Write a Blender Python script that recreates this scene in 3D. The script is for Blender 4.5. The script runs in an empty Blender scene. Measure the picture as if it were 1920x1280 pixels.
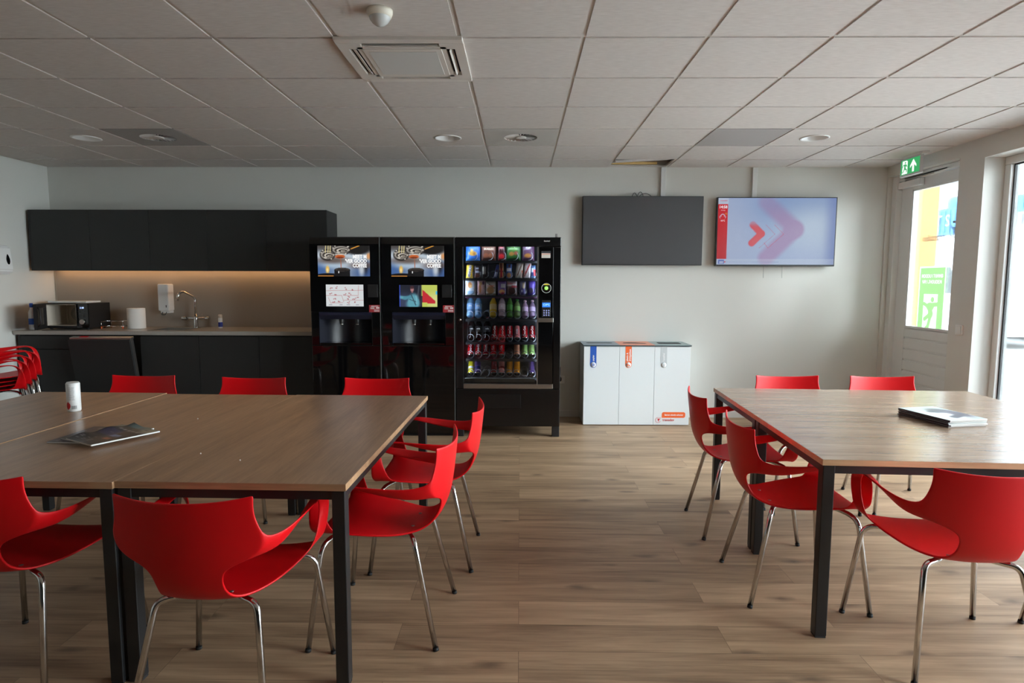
import bpy, bmesh, math, random
import numpy as np
from mathutils import Vector, Matrix, Euler
random.seed(7)
R = math.radians
sc = bpy.context.scene
col = sc.collection

# ---------------------------------------------------------------- colours / materials
def lin(c):
    c = c / 255.0
    return c / 12.92 if c <= 0.04045 else ((c + 0.055) / 1.055) ** 2.4
def S(r, g, b):
    return (lin(r), lin(g), lin(b), 1.0)

def base_mat(name):
    m = bpy.data.materials.new(name)
    m.use_nodes = True
    nt = m.node_tree
    return m, nt, nt.nodes['Principled BSDF']

def mat(name, c, rough=0.5, metal=0.0, spec=0.5, var=0.04, scale=30.0, bump=0.0, coat=0.0):
    """plain procedural material: colour with a little noise, optional bump"""
    m, nt, b = base_mat(name)
    b.inputs['Roughness'].default_value = rough
    b.inputs['Metallic'].default_value = metal
    b.inputs['Specular IOR Level'].default_value = spec
    b.inputs['Coat Weight'].default_value = coat
    tc = nt.nodes.new('ShaderNodeTexCoord')
    n = nt.nodes.new('ShaderNodeTexNoise')
    n.inputs['Scale'].default_value = scale
    n.inputs['Detail'].default_value = 3
    nt.links.new(tc.outputs['Object'], n.inputs['Vector'])
    mx = nt.nodes.new('ShaderNodeMix'); mx.data_type = 'RGBA'
    mx.inputs[6].default_value = tuple(x * (1 - var) for x in c[:3]) + (1,)
    mx.inputs[7].default_value = tuple(min(1, x * (1 + var)) for x in c[:3]) + (1,)
    nt.links.new(n.outputs['Fac'], mx.inputs[0])
    nt.links.new(mx.outputs[2], b.inputs['Base Color'])
    if bump:
        bp = nt.nodes.new('ShaderNodeBump')
        bp.inputs['Strength'].default_value = bump
        bp.inputs['Distance'].default_value = 0.004
        nt.links.new(n.outputs['Fac'], bp.inputs['Height'])
        nt.links.new(bp.outputs['Normal'], b.inputs['Normal'])
    return m

def emit(name, c, s):
    m, nt, b = base_mat(name)
    b.inputs['Base Color'].default_value = (c[0] * .3, c[1] * .3, c[2] * .3, 1)
    b.inputs['Emission Color'].default_value = c
    b.inputs['Emission Strength'].default_value = s
    b.inputs['Roughness'].default_value = 0.4
    return m

def pane_mat(name, tint=(1, 1, 1, 1), refl=0.9, ior=1.45):
    """thin clear pane: transparent with a fresnel mirror on it"""
    m = bpy.data.materials.new(name); m.use_nodes = True
    nt = m.node_tree; nt.nodes.clear()
    o = nt.nodes.new('ShaderNodeOutputMaterial')
    t = nt.nodes.new('ShaderNodeBsdfTransparent'); t.inputs['Color'].default_value = tint
    g = nt.nodes.new('ShaderNodeBsdfGlossy'); g.inputs['Roughness'].default_value = 0.02
    f = nt.nodes.new('ShaderNodeFresnel'); f.inputs['IOR'].default_value = ior
    k = nt.nodes.new('ShaderNodeMath'); k.operation = 'MULTIPLY'; k.inputs[1].default_value = refl
    x = nt.nodes.new('ShaderNodeMixShader')
    nt.links.new(f.outputs[0], k.inputs[0]); nt.links.new(k.outputs[0], x.inputs[0])
    nt.links.new(t.outputs[0], x.inputs[1]); nt.links.new(g.outputs[0], x.inputs[2])
    nt.links.new(x.outputs[0], o.inputs['Surface'])
    return m

def attr_mat(name, emission=0.0, rough=0.35, translucent=False):
    """material that shows the picture stored on the mesh (screens, covers)"""
    m, nt, b = base_mat(name)
    a = nt.nodes.new('ShaderNodeAttribute'); a.attribute_name = 'pic'
    b.inputs['Roughness'].default_value = rough
    if emission:
        b.inputs['Base Color'].default_value = (.01, .01, .01, 1)
        nt.links.new(a.outputs['Color'], b.inputs['Emission Color'])
        b.inputs['Emission Strength'].default_value = emission
    else:
        nt.links.new(a.outputs['Color'], b.inputs['Base Color'])
    return m

def wood_mat(name, dark, light, axis='X', rough=0.4, scale=1.0):
    m, nt, b = base_mat(name)
    tc = nt.nodes.new('ShaderNodeTexCoord')
    oi = nt.nodes.new('ShaderNodeObjectInfo')
    add = nt.nodes.new('ShaderNodeVectorMath'); add.operation = 'MULTIPLY_ADD'
    mul = nt.nodes.new('ShaderNodeCombineXYZ')
    k = nt.nodes.new('ShaderNodeMath'); k.operation = 'MULTIPLY'; k.inputs[1].default_value = 37.0
    nt.links.new(oi.outputs['Random'], k.inputs[0])
    nt.links.new(k.outputs[0], mul.inputs[0]); nt.links.new(k.outputs[0], mul.inputs[1])
    sv = (1.1, 16, 16) if axis == 'X' else (16, 1.1, 16)
    add.inputs[1].default_value = tuple(v * scale for v in sv)
    nt.links.new(tc.outputs['Object'], add.inputs[0]); nt.links.new(mul.outputs[0], add.inputs[2])
    n = nt.nodes.new('ShaderNodeTexNoise'); n.inputs['Scale'].default_value = 1.0
    n.inputs['Detail'].default_value = 6; n.inputs['Roughness'].default_value = .62; n.inputs['Distortion'].default_value = .5
    nt.links.new(add.outputs[0], n.inputs['Vector'])
    n2 = nt.nodes.new('ShaderNodeTexNoise'); n2.inputs['Scale'].default_value = 7.0
    n2.inputs['Detail'].default_value = 3
    nt.links.new(add.outputs[0], n2.inputs['Vector'])
    mm = nt.nodes.new('ShaderNodeMath'); mm.operation = 'MULTIPLY_ADD'; mm.inputs[1].default_value = .35
    nt.links.new(n2.outputs['Fac'], mm.inputs[0]); 
    ms = nt.nodes.new('ShaderNodeMath'); ms.operation = 'MULTIPLY'; ms.inputs[1].default_value = .65
    nt.links.new(n.outputs['Fac'], ms.inputs[0]); nt.links.new(ms.outputs[0], mm.inputs[2])
    cr = nt.nodes.new('ShaderNodeValToRGB')
    cr.color_ramp.elements[0].position = .36; cr.color_ramp.elements[0].color = dark
    cr.color_ramp.elements[1].position = .64; cr.color_ramp.elements[1].color = light
    nt.links.new(mm.outputs[0], cr.inputs[0]); nt.links.new(cr.outputs[0], b.inputs['Base Color'])
    b.inputs['Roughness'].default_value = rough; b.inputs['Specular IOR Level'].default_value = .75
    return m

# ---------------------------------------------------------------- mesh builder
class MB:
    def __init__(s): s.bm = bmesh.new()
    def box(s, x0, x1, y0, y1, z0, z1, bev=0.0, seg=2):
        r = bmesh.ops.create_cube(s.bm, size=1.0)
        vs = r['verts']
        bmesh.ops.scale(s.bm, vec=(abs(x1 - x0), abs(y1 - y0), abs(z1 - z0)), verts=vs)
        bmesh.ops.translate(s.bm, vec=((x0 + x1) / 2, (y0 + y1) / 2, (z0 + z1) / 2), verts=vs)
        if bev:
            es = list({e for v in vs for e in v.link_edges})
            bmesh.ops.bevel(s.bm, geom=es, offset=bev, segments=seg, affect='EDGES', profile=.5)
        return s
    def xbox(s, M, dx, dy, dz, bev=0.0):
        r = bmesh.ops.create_cube(s.bm, size=1.0); vs = r['verts']
        bmesh.ops.scale(s.bm, vec=(dx, dy, dz), verts=vs)
        bmesh.ops.transform(s.bm, matrix=M, verts=vs)
        if bev:
            es = list({e for v in vs for e in v.link_edges})
            bmesh.ops.bevel(s.bm, geom=es, offset=bev, segments=2, affect='EDGES', profile=.5)
        return s
    def tube(s, pts, r, n=10, caps=True, closed=False):
        pts = [Vector(p) for p in pts]
        N = len(pts)
        rs = r if isinstance(r, (list, tuple)) else [r] * N
        T = []
        for i in range(N):
            if closed: t = pts[(i + 1) % N] - pts[i - 1]
            else: t = pts[min(i + 1, N - 1)] - pts[max(i - 1, 0)]
            T.append(t.normalized())
        up = Vector((0, 0, 1)) if abs(T[0].z) < .9 else Vector((1, 0, 0))
        a = T[0].cross(up).normalized()
        rings = []
        for i in range(N):
            a = (a - T[i] * a.dot(T[i])).normalized(); b = T[i].cross(a)
            rings.append([s.bm.verts.new(pts[i] + (a * math.cos(2 * math.pi * k / n) + b * math.sin(2 * math.pi * k / n)) * rs[i]) for k in range(n)])
        rng = range(N) if closed else range(N - 1)
        for i in rng:
            A, B = rings[i], rings[(i + 1) % N]
            for k in range(n):
                f = s.bm.faces.new((A[k], A[(k + 1) % n], B[(k + 1) % n], B[k])); f.smooth = True
        if caps and not closed:
            s.bm.faces.new(rings[0][::-1]); s.bm.faces.new(rings[-1])
        return s
    def lathe(s, prof, c=(0, 0, 0), n=28, M=None, smooth=True, cap=True):
        """prof: (r, z) list, axis z"""
        rings = []
        for (r, z) in prof:
            rings.append([s.bm.verts.new((c[0] + r * math.cos(2 * math.pi * k / n), c[1] + r * math.sin(2 * math.pi * k / n), c[2] + z)) for k in range(n)])
        for i in range(len(prof) - 1):
            A, B = rings[i], rings[i + 1]
            for k in range(n):
                f = s.bm.faces.new((A[k], A[(k + 1) % n], B[(k + 1) % n], B[k])); f.smooth = smooth
        if cap:
            s.bm.faces.new(rings[0][::-1]); s.bm.faces.new(rings[-1])
        if M is not None:
            bmesh.ops.transform(s.bm, matrix=M, verts=[v for r in rings for v in r])
        return s
    def prism(s, poly, axis, a0, a1):
        """poly: 2D points; axis 'y': poly in (x,z), 'x': poly in (y,z), 'z': poly in (x,y)"""
        def P(p, a):
            return {'y': (p[0], a, p[1]), 'x': (a, p[0], p[1]), 'z': (p[0], p[1], a)}[axis]
        A = [s.bm.verts.new(P(p, a0)) for p in poly]; B = [s.bm.verts.new(P(p, a1)) for p in poly]
        n = len(poly)
        s.bm.faces.new(A); s.bm.faces.new(B[::-1])
        for k in range(n):
            s.bm.faces.new((A[k], B[k], B[(k + 1) % n], A[(k + 1) % n]))
        return s
    def sphere(s, c, r, sx=1, sy=1, sz=1, u=20, v=12):
        q = bmesh.ops.create_uvsphere(s.bm, u_segments=u, v_segments=v, radius=r)
        bmesh.ops.scale(s.bm, vec=(sx, sy, sz), verts=q['verts'])
        bmesh.ops.translate(s.bm, vec=c, verts=q['verts'])
        for vv in q['verts']:
            for f in vv.link_faces: f.smooth = True
        return s
    def mesh(s, name, m):
        bmesh.ops.recalc_face_normals(s.bm, faces=s.bm.faces[:])
        me = bpy.data.meshes.new(name); s.bm.to_mesh(me); s.bm.free()
        if m is not None: me.materials.append(m)
        return me
    def build(s, name, m, parent=None, world=True):
        """world=True: the shapes were given in room coordinates (parents carry no rotation)"""
        if parent is not None and world:
            p = parent; off = Vector((0, 0, 0))
            while p is not None: off += p.location; p = p.parent
            bmesh.ops.translate(s.bm, vec=-off, verts=s.bm.verts[:])
        o = bpy.data.objects.new(name, s.mesh(name, m)); col.objects.link(o)
        if parent is not None: o.parent = parent
        return o

def tag(o, label=None, cat=None, group=None, kind=None):
    if label: o['label'] = label
    if cat: o['category'] = cat
    if group: o['group'] = group
    if kind: o['kind'] = kind
    return o
def thing(name, label, cat, loc=(0, 0, 0), rz=0.0, group=None):
    o = bpy.data.objects.new(name, None); col.objects.link(o)
    o.empty_display_size = .1
    o.location = loc; o.rotation_euler = (0, 0, rz)
    return tag(o, label, cat, group)
def struct(name, mb, m, parent=None):
    o = mb.build(name, m, parent)
    if parent is None: o['kind'] = 'structure'
    return o
def kids(o): return [c for c in bpy.data.objects if c.parent == o]
def dup(root, loc, rot=None, label=None, group=None):
    def rec(o, par):
        c = o.copy(); col.objects.link(c)
        if par is not None: c.parent = par
        for k in kids(o): rec(k, c)
        return c
    r = rec(root, None)
    r.location = loc
    if rot is not None: r.rotation_euler = rot if isinstance(rot, (tuple, list)) else (0, 0, rot)
    if label: r['label'] = label
    if group: r['group'] = group
    return r

def text(body, size, m, parent, loc, rot=(R(90), 0, 0), name='lettering', align='CENTER', bold=0.0, ext=.0006, sx=1.0, mirror=False, line=1.0):
    """lettering as a thin mesh; loc is in the parent's own coordinates"""
    cu = bpy.data.curves.new(name, 'FONT'); cu.body = body; cu.size = size; cu.align_x = align; cu.align_y = 'CENTER'
    cu.extrude = ext; cu.offset = bold; cu.resolution_u = 3; cu.space_line = line
    t = bpy.data.objects.new(name, cu); col.objects.link(t)
    bpy.context.view_layer.update()
    dg = bpy.context.evaluated_depsgraph_get()
    me = bpy.data.meshes.new_from_object(t.evaluated_get(dg))
    bpy.data.objects.remove(t); bpy.data.curves.remove(cu)
    f = -1 if mirror else 1
    me.transform(Matrix.Diagonal((sx * f, 1, 1, 1)))
    if mirror: me.flip_normals()
    me.transform(Euler(rot).to_matrix().to_4x4())
    me.materials.clear(); me.materials.append(m); me.name = name
    o = bpy.data.objects.new(name, me); col.objects.link(o)
    o.parent = parent; o.location = loc
    return o

def picture(name, parent, w, h, fn, nx, ny, loc, rot=(0, 0, 0), m=None, thick=0.0):
    """flat picture facing local -y, x to the right, z up; fn(u, v) -> rgb (sRGB 0..1 arrays), v upwards"""
    U, V = np.meshgrid(np.linspace(0, 1, nx), np.linspace(0, 1, ny))
    c = np.clip(fn(U, V), 0, 1)
    c = np.where(c <= .04045, c / 12.92, ((c + .055) / 1.055) ** 2.4)
    verts = [((u - .5) * w, 0, (v - .5) * h) for u, v in zip(U.ravel(), V.ravel())]
    fs = [(j * nx + i, j * nx + i + 1, (j + 1) * nx + i + 1, (j + 1) * nx + i) for j in range(ny - 1) for i in range(nx - 1)]
    me = bpy.data.meshes.new(name); me.from_pydata(verts, [], fs)
    at = me.color_attributes.new('pic', 'FLOAT_COLOR', 'POINT')
    buf = np.ones((nx * ny, 4), dtype=np.float32); buf[:, :3] = c.reshape(-1, 3)
    at.data.foreach_set('color', buf.ravel())
    me.transform(Euler(rot).to_matrix().to_4x4())
    me.materials.append(m)
    o = bpy.data.objects.new(name, me); col.objects.link(o)
    o.parent = parent; o.location = loc
    return o
def mixc(a, c, k):
    k = np.clip(k, 0, 1)[..., None]
    return a * (1 - k) + np.array(c) / 255.0 * k
def flat(u, c): return np.ones(u.shape + (3,)) * np.array(c) / 255.0
def sm(e0, e1, x):
    t = np.clip((x - e0) / (e1 - e0), 0, 1); return t * t * (3 - 2 * t)
def ell(u, v, cx, cy, rx, ry, soft=.1):
    d = np.sqrt(((u - cx) / rx) ** 2 + ((v - cy) / ry) ** 2); return 1 - sm(1 - soft, 1 + soft, d)
def seg(u, v, x0, y0, x1, y1, w, asp=1.0, soft=.3):
    dx, dy = (x1 - x0) * asp, (y1 - y0); L = dx * dx + dy * dy + 1e-9
    t = np.clip((((u - x0) * asp) * dx + (v - y0) * dy) / L, 0, 1)
    d = np.sqrt(((u - x0) * asp - t * dx) ** 2 + (v - y0 - t * dy) ** 2)
    return 1 - sm(w * (1 - soft), w * (1 + soft), d)
def rect(u, v, x0, y0, x1, y1): return ((u >= x0) & (u <= x1) & (v >= y0) & (v <= y1)).astype(float)

# ---------------------------------------------------------------- shared materials
M = {}
M['wall'] = mat('wall_paint', S(212, 212, 206), .75, var=.012, scale=3, bump=.02)
M['tile'] = None
M['white_frame'] = mat('white_lacquer', S(226, 228, 226), .4, var=.01)
M['white_plastic'] = mat('white_plastic', S(232, 232, 230), .35, var=.01)
M['grid'] = mat('ceiling_grid', S(205, 200, 194), .55, var=.02)
M['red'] = mat('red_plastic', S(200, 4, 15), .42, var=.03, scale=8, spec=.3)
M['chrome'] = mat('chrome', S(214, 214, 214), .13, metal=1.0, var=.01)
M['steel'] = mat('brushed_steel', S(176, 172, 166), .32, metal=1.0, var=.05, scale=60)
M['black_metal'] = mat('black_powder_coat', S(26, 26, 27), .42, var=.05)
M['rubber'] = mat('dark_rubber', S(30, 30, 30), .7)
M['black_gloss'] = mat('black_gloss', S(9, 9, 10), .045, var=.02, scale=5, bump=.05, spec=.6)
M['black_matt'] = mat('black_matt', S(20, 20, 21), .5)
M['screw'] = mat('screw_steel', S(150, 140, 138), .35, metal=.9)
M['cab'] = mat('anthracite_laminate', S(38, 38, 38), .5, spec=.35, var=.03, scale=12)
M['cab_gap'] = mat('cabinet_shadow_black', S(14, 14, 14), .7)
M['counter'] = mat('grey_worktop', S(158, 152, 144), .3, var=.03, scale=80)
M['splash'] = mat('grey_splashback', S(156, 148, 138), .5, var=.02, scale=60)
M['glass'] = pane_mat('window_glass', (.97, .985, .98, 1))
M['vglass'] = pane_mat('machine_glass', (.93, .95, .96, 1), refl=1.0)
M['white_txt'] = mat('white_print', S(240, 240, 240), .5, var=0)
M['dark_txt'] = mat('dark_print', S(60, 62, 66), .5, var=0)
M['red_txt'] = mat('red_print', S(205, 30, 40), .5, var=0)
M['blue_print'] = mat('blue_print', S(38, 88, 178), .45, var=.02)
M['orange_print'] = mat('orange_print', S(238, 106, 52), .45, var=.02)
M['grey_print'] = mat('grey_print', S(196, 202, 204), .45, var=.02)
M['green_sign'] = mat('sign_green', S(20, 140, 62), .45, var=.02)
M['clear'] = pane_mat('clear_plastic', (.80, .90, .98, 1), refl=1.4)
M['pic'] = attr_mat('printed_cover', 0, .3)
# light levels
SKY, EXPO, LED, SCREEN, TVE, VLED, EXIT = 29.0, 0.06, 16.0, .9, .64, 34.0, .95
# ================================================================ ROOM
CZ = 2.612                     # ceiling tile underside
XL, XR, YB, YF = -4.94, 3.77, 6.55, -3.0
XO = 4.06                      # outer face of the right wall

# floor: oak-look vinyl planks running left-right
def floor_mat():
    m, nt, b = base_mat('oak_vinyl_planks')
    tc = nt.nodes.new('ShaderNodeTexCoord')
    br = nt.nodes.new('ShaderNodeTexBrick')
    br.inputs['Scale'].default_value = 1.0
    br.inputs['Brick Width'].default_value = 1.32; br.inputs['Row Height'].default_value = .191
    br.inputs['Mortar Size'].default_value = .0013; br.inputs['Mortar Smooth'].default_value = .2
    br.offset = .37; br.inputs['Bias'].default_value = 0
    br.inputs['Color1'].default_value = (0, 0, 0, 1); br.inputs['Color2'].default_value = (1, 1, 1, 1)
    br.inputs['Mortar'].default_value = (.5, .5, .5, 1)
    nt.links.new(tc.outputs['Object'], br.inputs['Vector'])
    sh = nt.nodes.new('ShaderNodeVectorMath'); sh.operation = 'MULTIPLY_ADD'
    sh.inputs[1].default_value = (9.0, 5.0, 0)
    nt.links.new(br.outputs['Color'], sh.inputs[0]); nt.links.new(tc.outputs['Object'], sh.inputs[2])
    def noise(sx, sy, sc_, det, dist=0.3, rough=.6):
        mp = nt.nodes.new('ShaderNodeMapping'); mp.inputs['Scale'].default_value = (sx, sy, 1)
        nt.links.new(sh.outputs[0], mp.inputs['Vector'])
        n = nt.nodes.new('ShaderNodeTexNoise'); n.inputs['Scale'].default_value = sc_
        n.inputs['Detail'].default_value = det; n.inputs['Distortion'].default_value = dist; n.inputs['Roughness'].default_value = rough
        nt.links.new(mp.outputs[0], n.inputs['Vector']); return n.outputs['Fac']
    g1 = noise(1.3, 15, 1.0, 6, .6); g2 = noise(3.0, 90, 1.0, 4, .2); g3 = noise(.7, 3.2, 1.0, 3, .4)
    def math_(op, a, k):
        n = nt.nodes.new('ShaderNodeMath'); n.operation = op
        for i, x in enumerate((a, k)):
            if isinstance(x, (int, float)): n.inputs[i].default_value = x
            else: nt.links.new(x, n.inputs[i])
        return n.outputs[0]
    f = math_('ADD', math_('ADD', math_('MULTIPLY', g1, .55), math_('MULTIPLY', g2, .22)), math_('MULTIPLY', g3, .28))
    bw = nt.nodes.new('ShaderNodeRGBToBW'); nt.links.new(br.outputs['Color'], bw.inputs[0])
    f = math_('ADD', f, math_('MULTIPLY', math_('SUBTRACT', bw.outputs[0], .5), .13))
    cr = nt.nodes.new('ShaderNodeValToRGB')
    e = cr.color_ramp.elements
    e[0].position = .34; e[0].color = S(106, 82, 60)
    e[1].position = .70; e[1].color = S(188, 158, 126)
    el = e.new(.5); el.color = S(152, 125, 97)
    nt.links.new(f, cr.inputs[0])
    # sparse dark knots, drawn out along the grain
    mp = nt.nodes.new('ShaderNodeMapping'); mp.inputs['Scale'].default_value = (1.5, 3.4, 1)
    nt.links.new(sh.outputs[0], mp.inputs['Vector'])
    ds = nt.nodes.new('ShaderNodeTexNoise'); ds.inputs['Scale'].default_value = 5; ds.inputs['Detail'].default_value = 3
    nt.links.new(mp.outputs[0], ds.inputs['Vector'])
    ad = nt.nodes.new('ShaderNodeVectorMath'); ad.operation = 'MULTIPLY_ADD'; ad.inputs[1].default_value = (.16, .16, 0)
    nt.links.new(ds.outputs['Color'], ad.inputs[0]); nt.links.new(mp.outputs[0], ad.inputs[2])
    vo = nt.nodes.new('ShaderNodeTexVoronoi'); vo.inputs['Scale'].default_value = 1.1; vo.voronoi_dimensions = '2D'
    nt.links.new(ad.outputs[0], vo.inputs['Vector'])
    bw2 = nt.nodes.new('ShaderNodeSeparateColor'); nt.links.new(vo.outputs['Color'], bw2.inputs[0])
    sel = math_('GREATER_THAN', bw2.outputs[0], .45)
    mr = nt.nodes.new('ShaderNodeMapRange'); mr.inputs['From Min'].default_value = .02; mr.inputs['From Max'].default_value = .13
    mr.inputs['To Min'].default_value = 1; mr.inputs['To Max'].default_value = 0
    nt.links.new(vo.outputs['Distance'], mr.inputs['Value'])
    kn = math_('MULTIPLY', math_('MULTIPLY', mr.outputs[0], sel), .62)
    mx = nt.nodes.new('ShaderNodeMix'); mx.data_type = 'RGBA'
    nt.links.new(kn, mx.inputs[0]); nt.links.new(cr.outputs[0], mx.inputs[6]); mx.inputs[7].default_value = S(62, 46, 34)
    # joints
    mj = nt.nodes.new('ShaderNodeMix'); mj.data_type = 'RGBA'
    nt.links.new(math_('MULTIPLY', br.outputs['Fac'], .55), mj.inputs[0]); nt.links.new(mx.outputs[2], mj.inputs[6])
    mj.inputs[7].default_value = S(74, 56, 42)
    nt.links.new(mj.outputs[2], b.inputs['Base Color'])
    b.inputs['Roughness'].default_value = .46; b.inputs['Specular IOR Level'].default_value = .45
    bp = nt.nodes.new('ShaderNodeBump'); bp.inputs['Strength'].default_value = .12; bp.inputs['Distance'].default_value = .002
    nt.links.new(g2, bp.inputs['Height']); nt.links.new(bp.outputs[0], b.inputs['Normal'])
    return m
struct('floor', MB().box(XL - .1, XO, YF - .1, YB + .1, -.12, 0), floor_mat())

# ceiling: 60 x 60 tiles standing a little proud of their recessed grid
def tile_mat():
    m, nt, b = base_mat('mineral_tile')
    tc = nt.nodes.new('ShaderNodeTexCoord')
    mp = nt.nodes.new('ShaderNodeMapping'); mp.inputs['Scale'].default_value = (6, 60, 1)
    n = nt.nodes.new('ShaderNodeTexNoise'); n.inputs['Scale'].default_value = 3; n.inputs['Detail'].default_value = 5
    nt.links.new(tc.outputs['Object'], mp.inputs[0]); nt.links.new(mp.outputs[0], n.inputs['Vector'])
    cr = nt.nodes.new('ShaderNodeValToRGB')
    cr.color_ramp.elements[0].position = .3; cr.color_ramp.elements[0].color = S(198, 192, 187)
    cr.color_ramp.elements[1].position = .7; cr.color_ramp.elements[1].color = S(214, 209, 204)
    nt.links.new(n.outputs['Fac'], cr.inputs[0]); nt.links.new(cr.outputs[0], b.inputs['Base Color'])
    b.inputs['Roughness'].default_value = .9; b.inputs['Specular IOR Level'].default_value = .15
    return m
M['tile'] = tile_mat()
M['panel_grey'] = mat('grey_metal_panel', S(158, 154, 150), .55, var=.02)
GX = lambda k: k * .6 - .2984
GY = lambda r: r * .6 + 3.1285
skip = {(-5, 3): 'swirl', (0, 3): 'swirl', (3, 3): 'grey', (-1, 0): 'ac', (-6, 3): 'down', (-1, 3): 'down', (4, 3): 'down', (2, 5): 'loose'}
tiles, bars = MB(), MB()
g = .012
for k in range(-8, 7):
    for r in range(-11, 6):
        x0, x1, y0, y1 = GX(k) + g, GX(k + 1) - g, GY(r) + g, GY(r + 1) - g
        x0, x1, y0, y1 = max(x0, XL + .022), min(x1, XR - .022), max(y0, YF + .02), min(y1, YB - .022)
        if x1 - x0 < .03 or y1 - y0 < .03 or skip.get((k, r)) in ('swirl', 'grey', 'ac', 'loose'): continue
        if skip.get((k, r)) == 'down':
            cx, cy = (x0 + x1) / 2, (y0 + y1) / 2; N = 32; rr = .1
            ring = [(cx + rr * math.cos(2 * math.pi * i / N), cy + rr * math.sin(2 * math.pi * i / N)) for i in range(N)]
            sq = []
            for i in range(N):
                c_, s_ = math.cos(2 * math.pi * i / N), math.sin(2 * math.pi * i / N); q = max(abs(c_), abs(s_))
                sq.append((cx + c_ / q * (x1 - x0) / 2, cy + s_ / q * (y1 - y0) / 2))
            lo = [tiles.bm.verts.new((p[0], p[1], CZ)) for p in ring]; hi = [tiles.bm.verts.new((p[0], p[1], CZ)) for p in sq]
            up = [tiles.bm.verts.new((p[0], p[1], CZ + .014)) for p in sq]
            for i in range(N):
                j = (i + 1) % N
                tiles.bm.faces.new((lo[i], lo[j], hi[j], hi[i])); tiles.bm.faces.new((hi[i], hi[j], up[j], up[i]))
            continue
        tiles.box(x0, x1, y0, y1, CZ, CZ + .016)
o = struct('ceiling', tiles, M['tile'])
for k in range(-8, 8):
    x = GX(k)
    if XL < x < XR: bars.box(x - .012, x + .012, YF, YB, CZ + .006, CZ + .02)
for r in range(-11, 7):
    y = GY(r)
    if YF < y < YB: bars.box(XL, XR, y - .012, y + .012, CZ + .0065, CZ + .02)
for (a, b_, c_, d) in ((XL, XR, YB - .024, YB), (XL, XL + .024, YF, YB), (XR - .024, XR, YF, YB)):
    bars.box(a, b_, c_, d, CZ + .0055, CZ + .02)
struct('trim_1', bars, M['grid'])
# plenum over the tiles
struct('trim_2', MB().box(XL - .1, XO, YF - .1, YB + .1, CZ + .3, CZ + .34), mat('plenum_dark', S(40, 38, 36), .9))
# the loose edge tile beside the cable duct, tipped up out of its grid
t = thing('ceiling_tile', 'cut ceiling tile tipped up over a dark gap above the black screen', 'ceiling tile', (GX(2) + .3, 6.33, CZ))
mb = MB(); Mx = Matrix.Translation((GX(2) + .3, 6.31, CZ + .028)) @ Euler((R(9), R(-3), 0)).to_matrix().to_4x4()
mb.xbox(Mx, .57, .34, .016); mb.build('tile_board', M['tile'], t)
MB().box(GX(2) + .014, GX(2) + .50, YB - .03, YB - .006, CZ + .030, CZ + .055).build('wooden_batten', mat('raw_batten', S(222, 186, 120), .7), t)

# walls
HW = CZ + .3
struct('wall_back', MB().box(XL - .15, XR + .3, YB, YB + .15, 0, HW), M['wall'])
struct('wall_left', MB().box(XL - .15, XL, YF, YB, 0, HW), M['wall'])
struct('wall_front', MB().box(XL - .15, XO, YF - .15, YF, 0, HW), mat('bounce_cut_grey', S(74, 72, 70), .8))  # unseen wall behind the camera, colour darkened to cut bounced light
# right wall with door and window openings
wr = MB()
DY0, DY1, DZ = 5.49, 6.53, 2.507
W1 = (2.15, 5.198); W2 = (.45, 1.75); WZ0, WZ1 = .06, 2.452
wr.box(XR, XO, DY1, YB + .15, 0, HW)
wr.box(XR, XO, DY0, DY1, DZ, HW)
wr.box(XR, XO, W1[1], DY0, 0, HW)
for a, b_ in (W1, W2):
    wr.box(XR, XO, a, b_, 0, WZ0); wr.box(XR, XO, a, b_, WZ1, HW)
wr.box(XR, XO, W2[1], W1[0], 0, HW); wr.box(XR, XO, YF - .15, W2[0], 0, HW)
struct('wall_right', wr, M['wall'])
# baseboards
bb = mat('white_baseboard', S(222, 222, 218), .5, var=.01)
struct('baseboard_back', MB().box(XL, XR, YB - .012, YB, 0, .07, .003), bb)
struct('baseboard_left', MB().box(XL, XL + .012, YF, 5.9, 0, .07, .003), bb)
struct('baseboard_right', MB().box(XR - .012, XR, W1[1], DY0, 0, .07, .003), bb)

# windows -------------------------------------------------
def window(name, y0, y1, xs, mull):
    """frame standing in the opening, panes between"""
    w = tag(thing(name, None, None, (xs, (y0 + y1) / 2, WZ0)), kind='structure')
    fr, gk, pn = MB(), MB(), MB()
    f = .062
    fr.box(xs, xs + .07, y0, y1, WZ0, WZ0 + f, .006); fr.box(xs, xs + .07, y0, y1, WZ1 - f, WZ1, .006)
    ys = [y0] + mull + [y1]
    for i, y in enumerate(ys):
        a = y if i == 0 else (y - f if i == len(ys) - 1 else y - f / 2)
        fr.box(xs, xs + .07, a, a + f, WZ0 + f, WZ1 - f, .006)
    for i in range(len(ys) - 1):
        a = ys[i] + (f if i == 0 else f / 2); b_ = ys[i + 1] - (f if i == len(ys) - 2 else f / 2)
        pn.box(xs + .032, xs + .038, a, b_, WZ0 + f, WZ1 - f)
        q = .012
        gk.box(xs + .028, xs + .044, a, a + q, WZ0 + f, WZ1 - f); gk.box(xs + .028, xs + .044, b_ - q, b_, WZ0 + f, WZ1 - f)
        gk.box(xs + .028, xs + .044, a + q, b_ - q, WZ0 + f, WZ0 + f + q); gk.box(xs + .028, xs + .044, a + q, b_ - q, WZ1 - f - q, WZ1 - f)
    fr.build('window_frame', M['white_frame'], w); gk.build('gasket', M['rubber'], w); pn.build('glass_pane', M['glass'], w)
    MB().box(XR - .01, xs + .01, y0, y1, WZ0 - .03, WZ0 + .001, .004).build('window_sill', M['white_frame'], w)
    return w
win = window('window_1', W1[0], W1[1], 3.935, [3.6])
window('window_2', W2[0], W2[1], 3.935, [])
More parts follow.
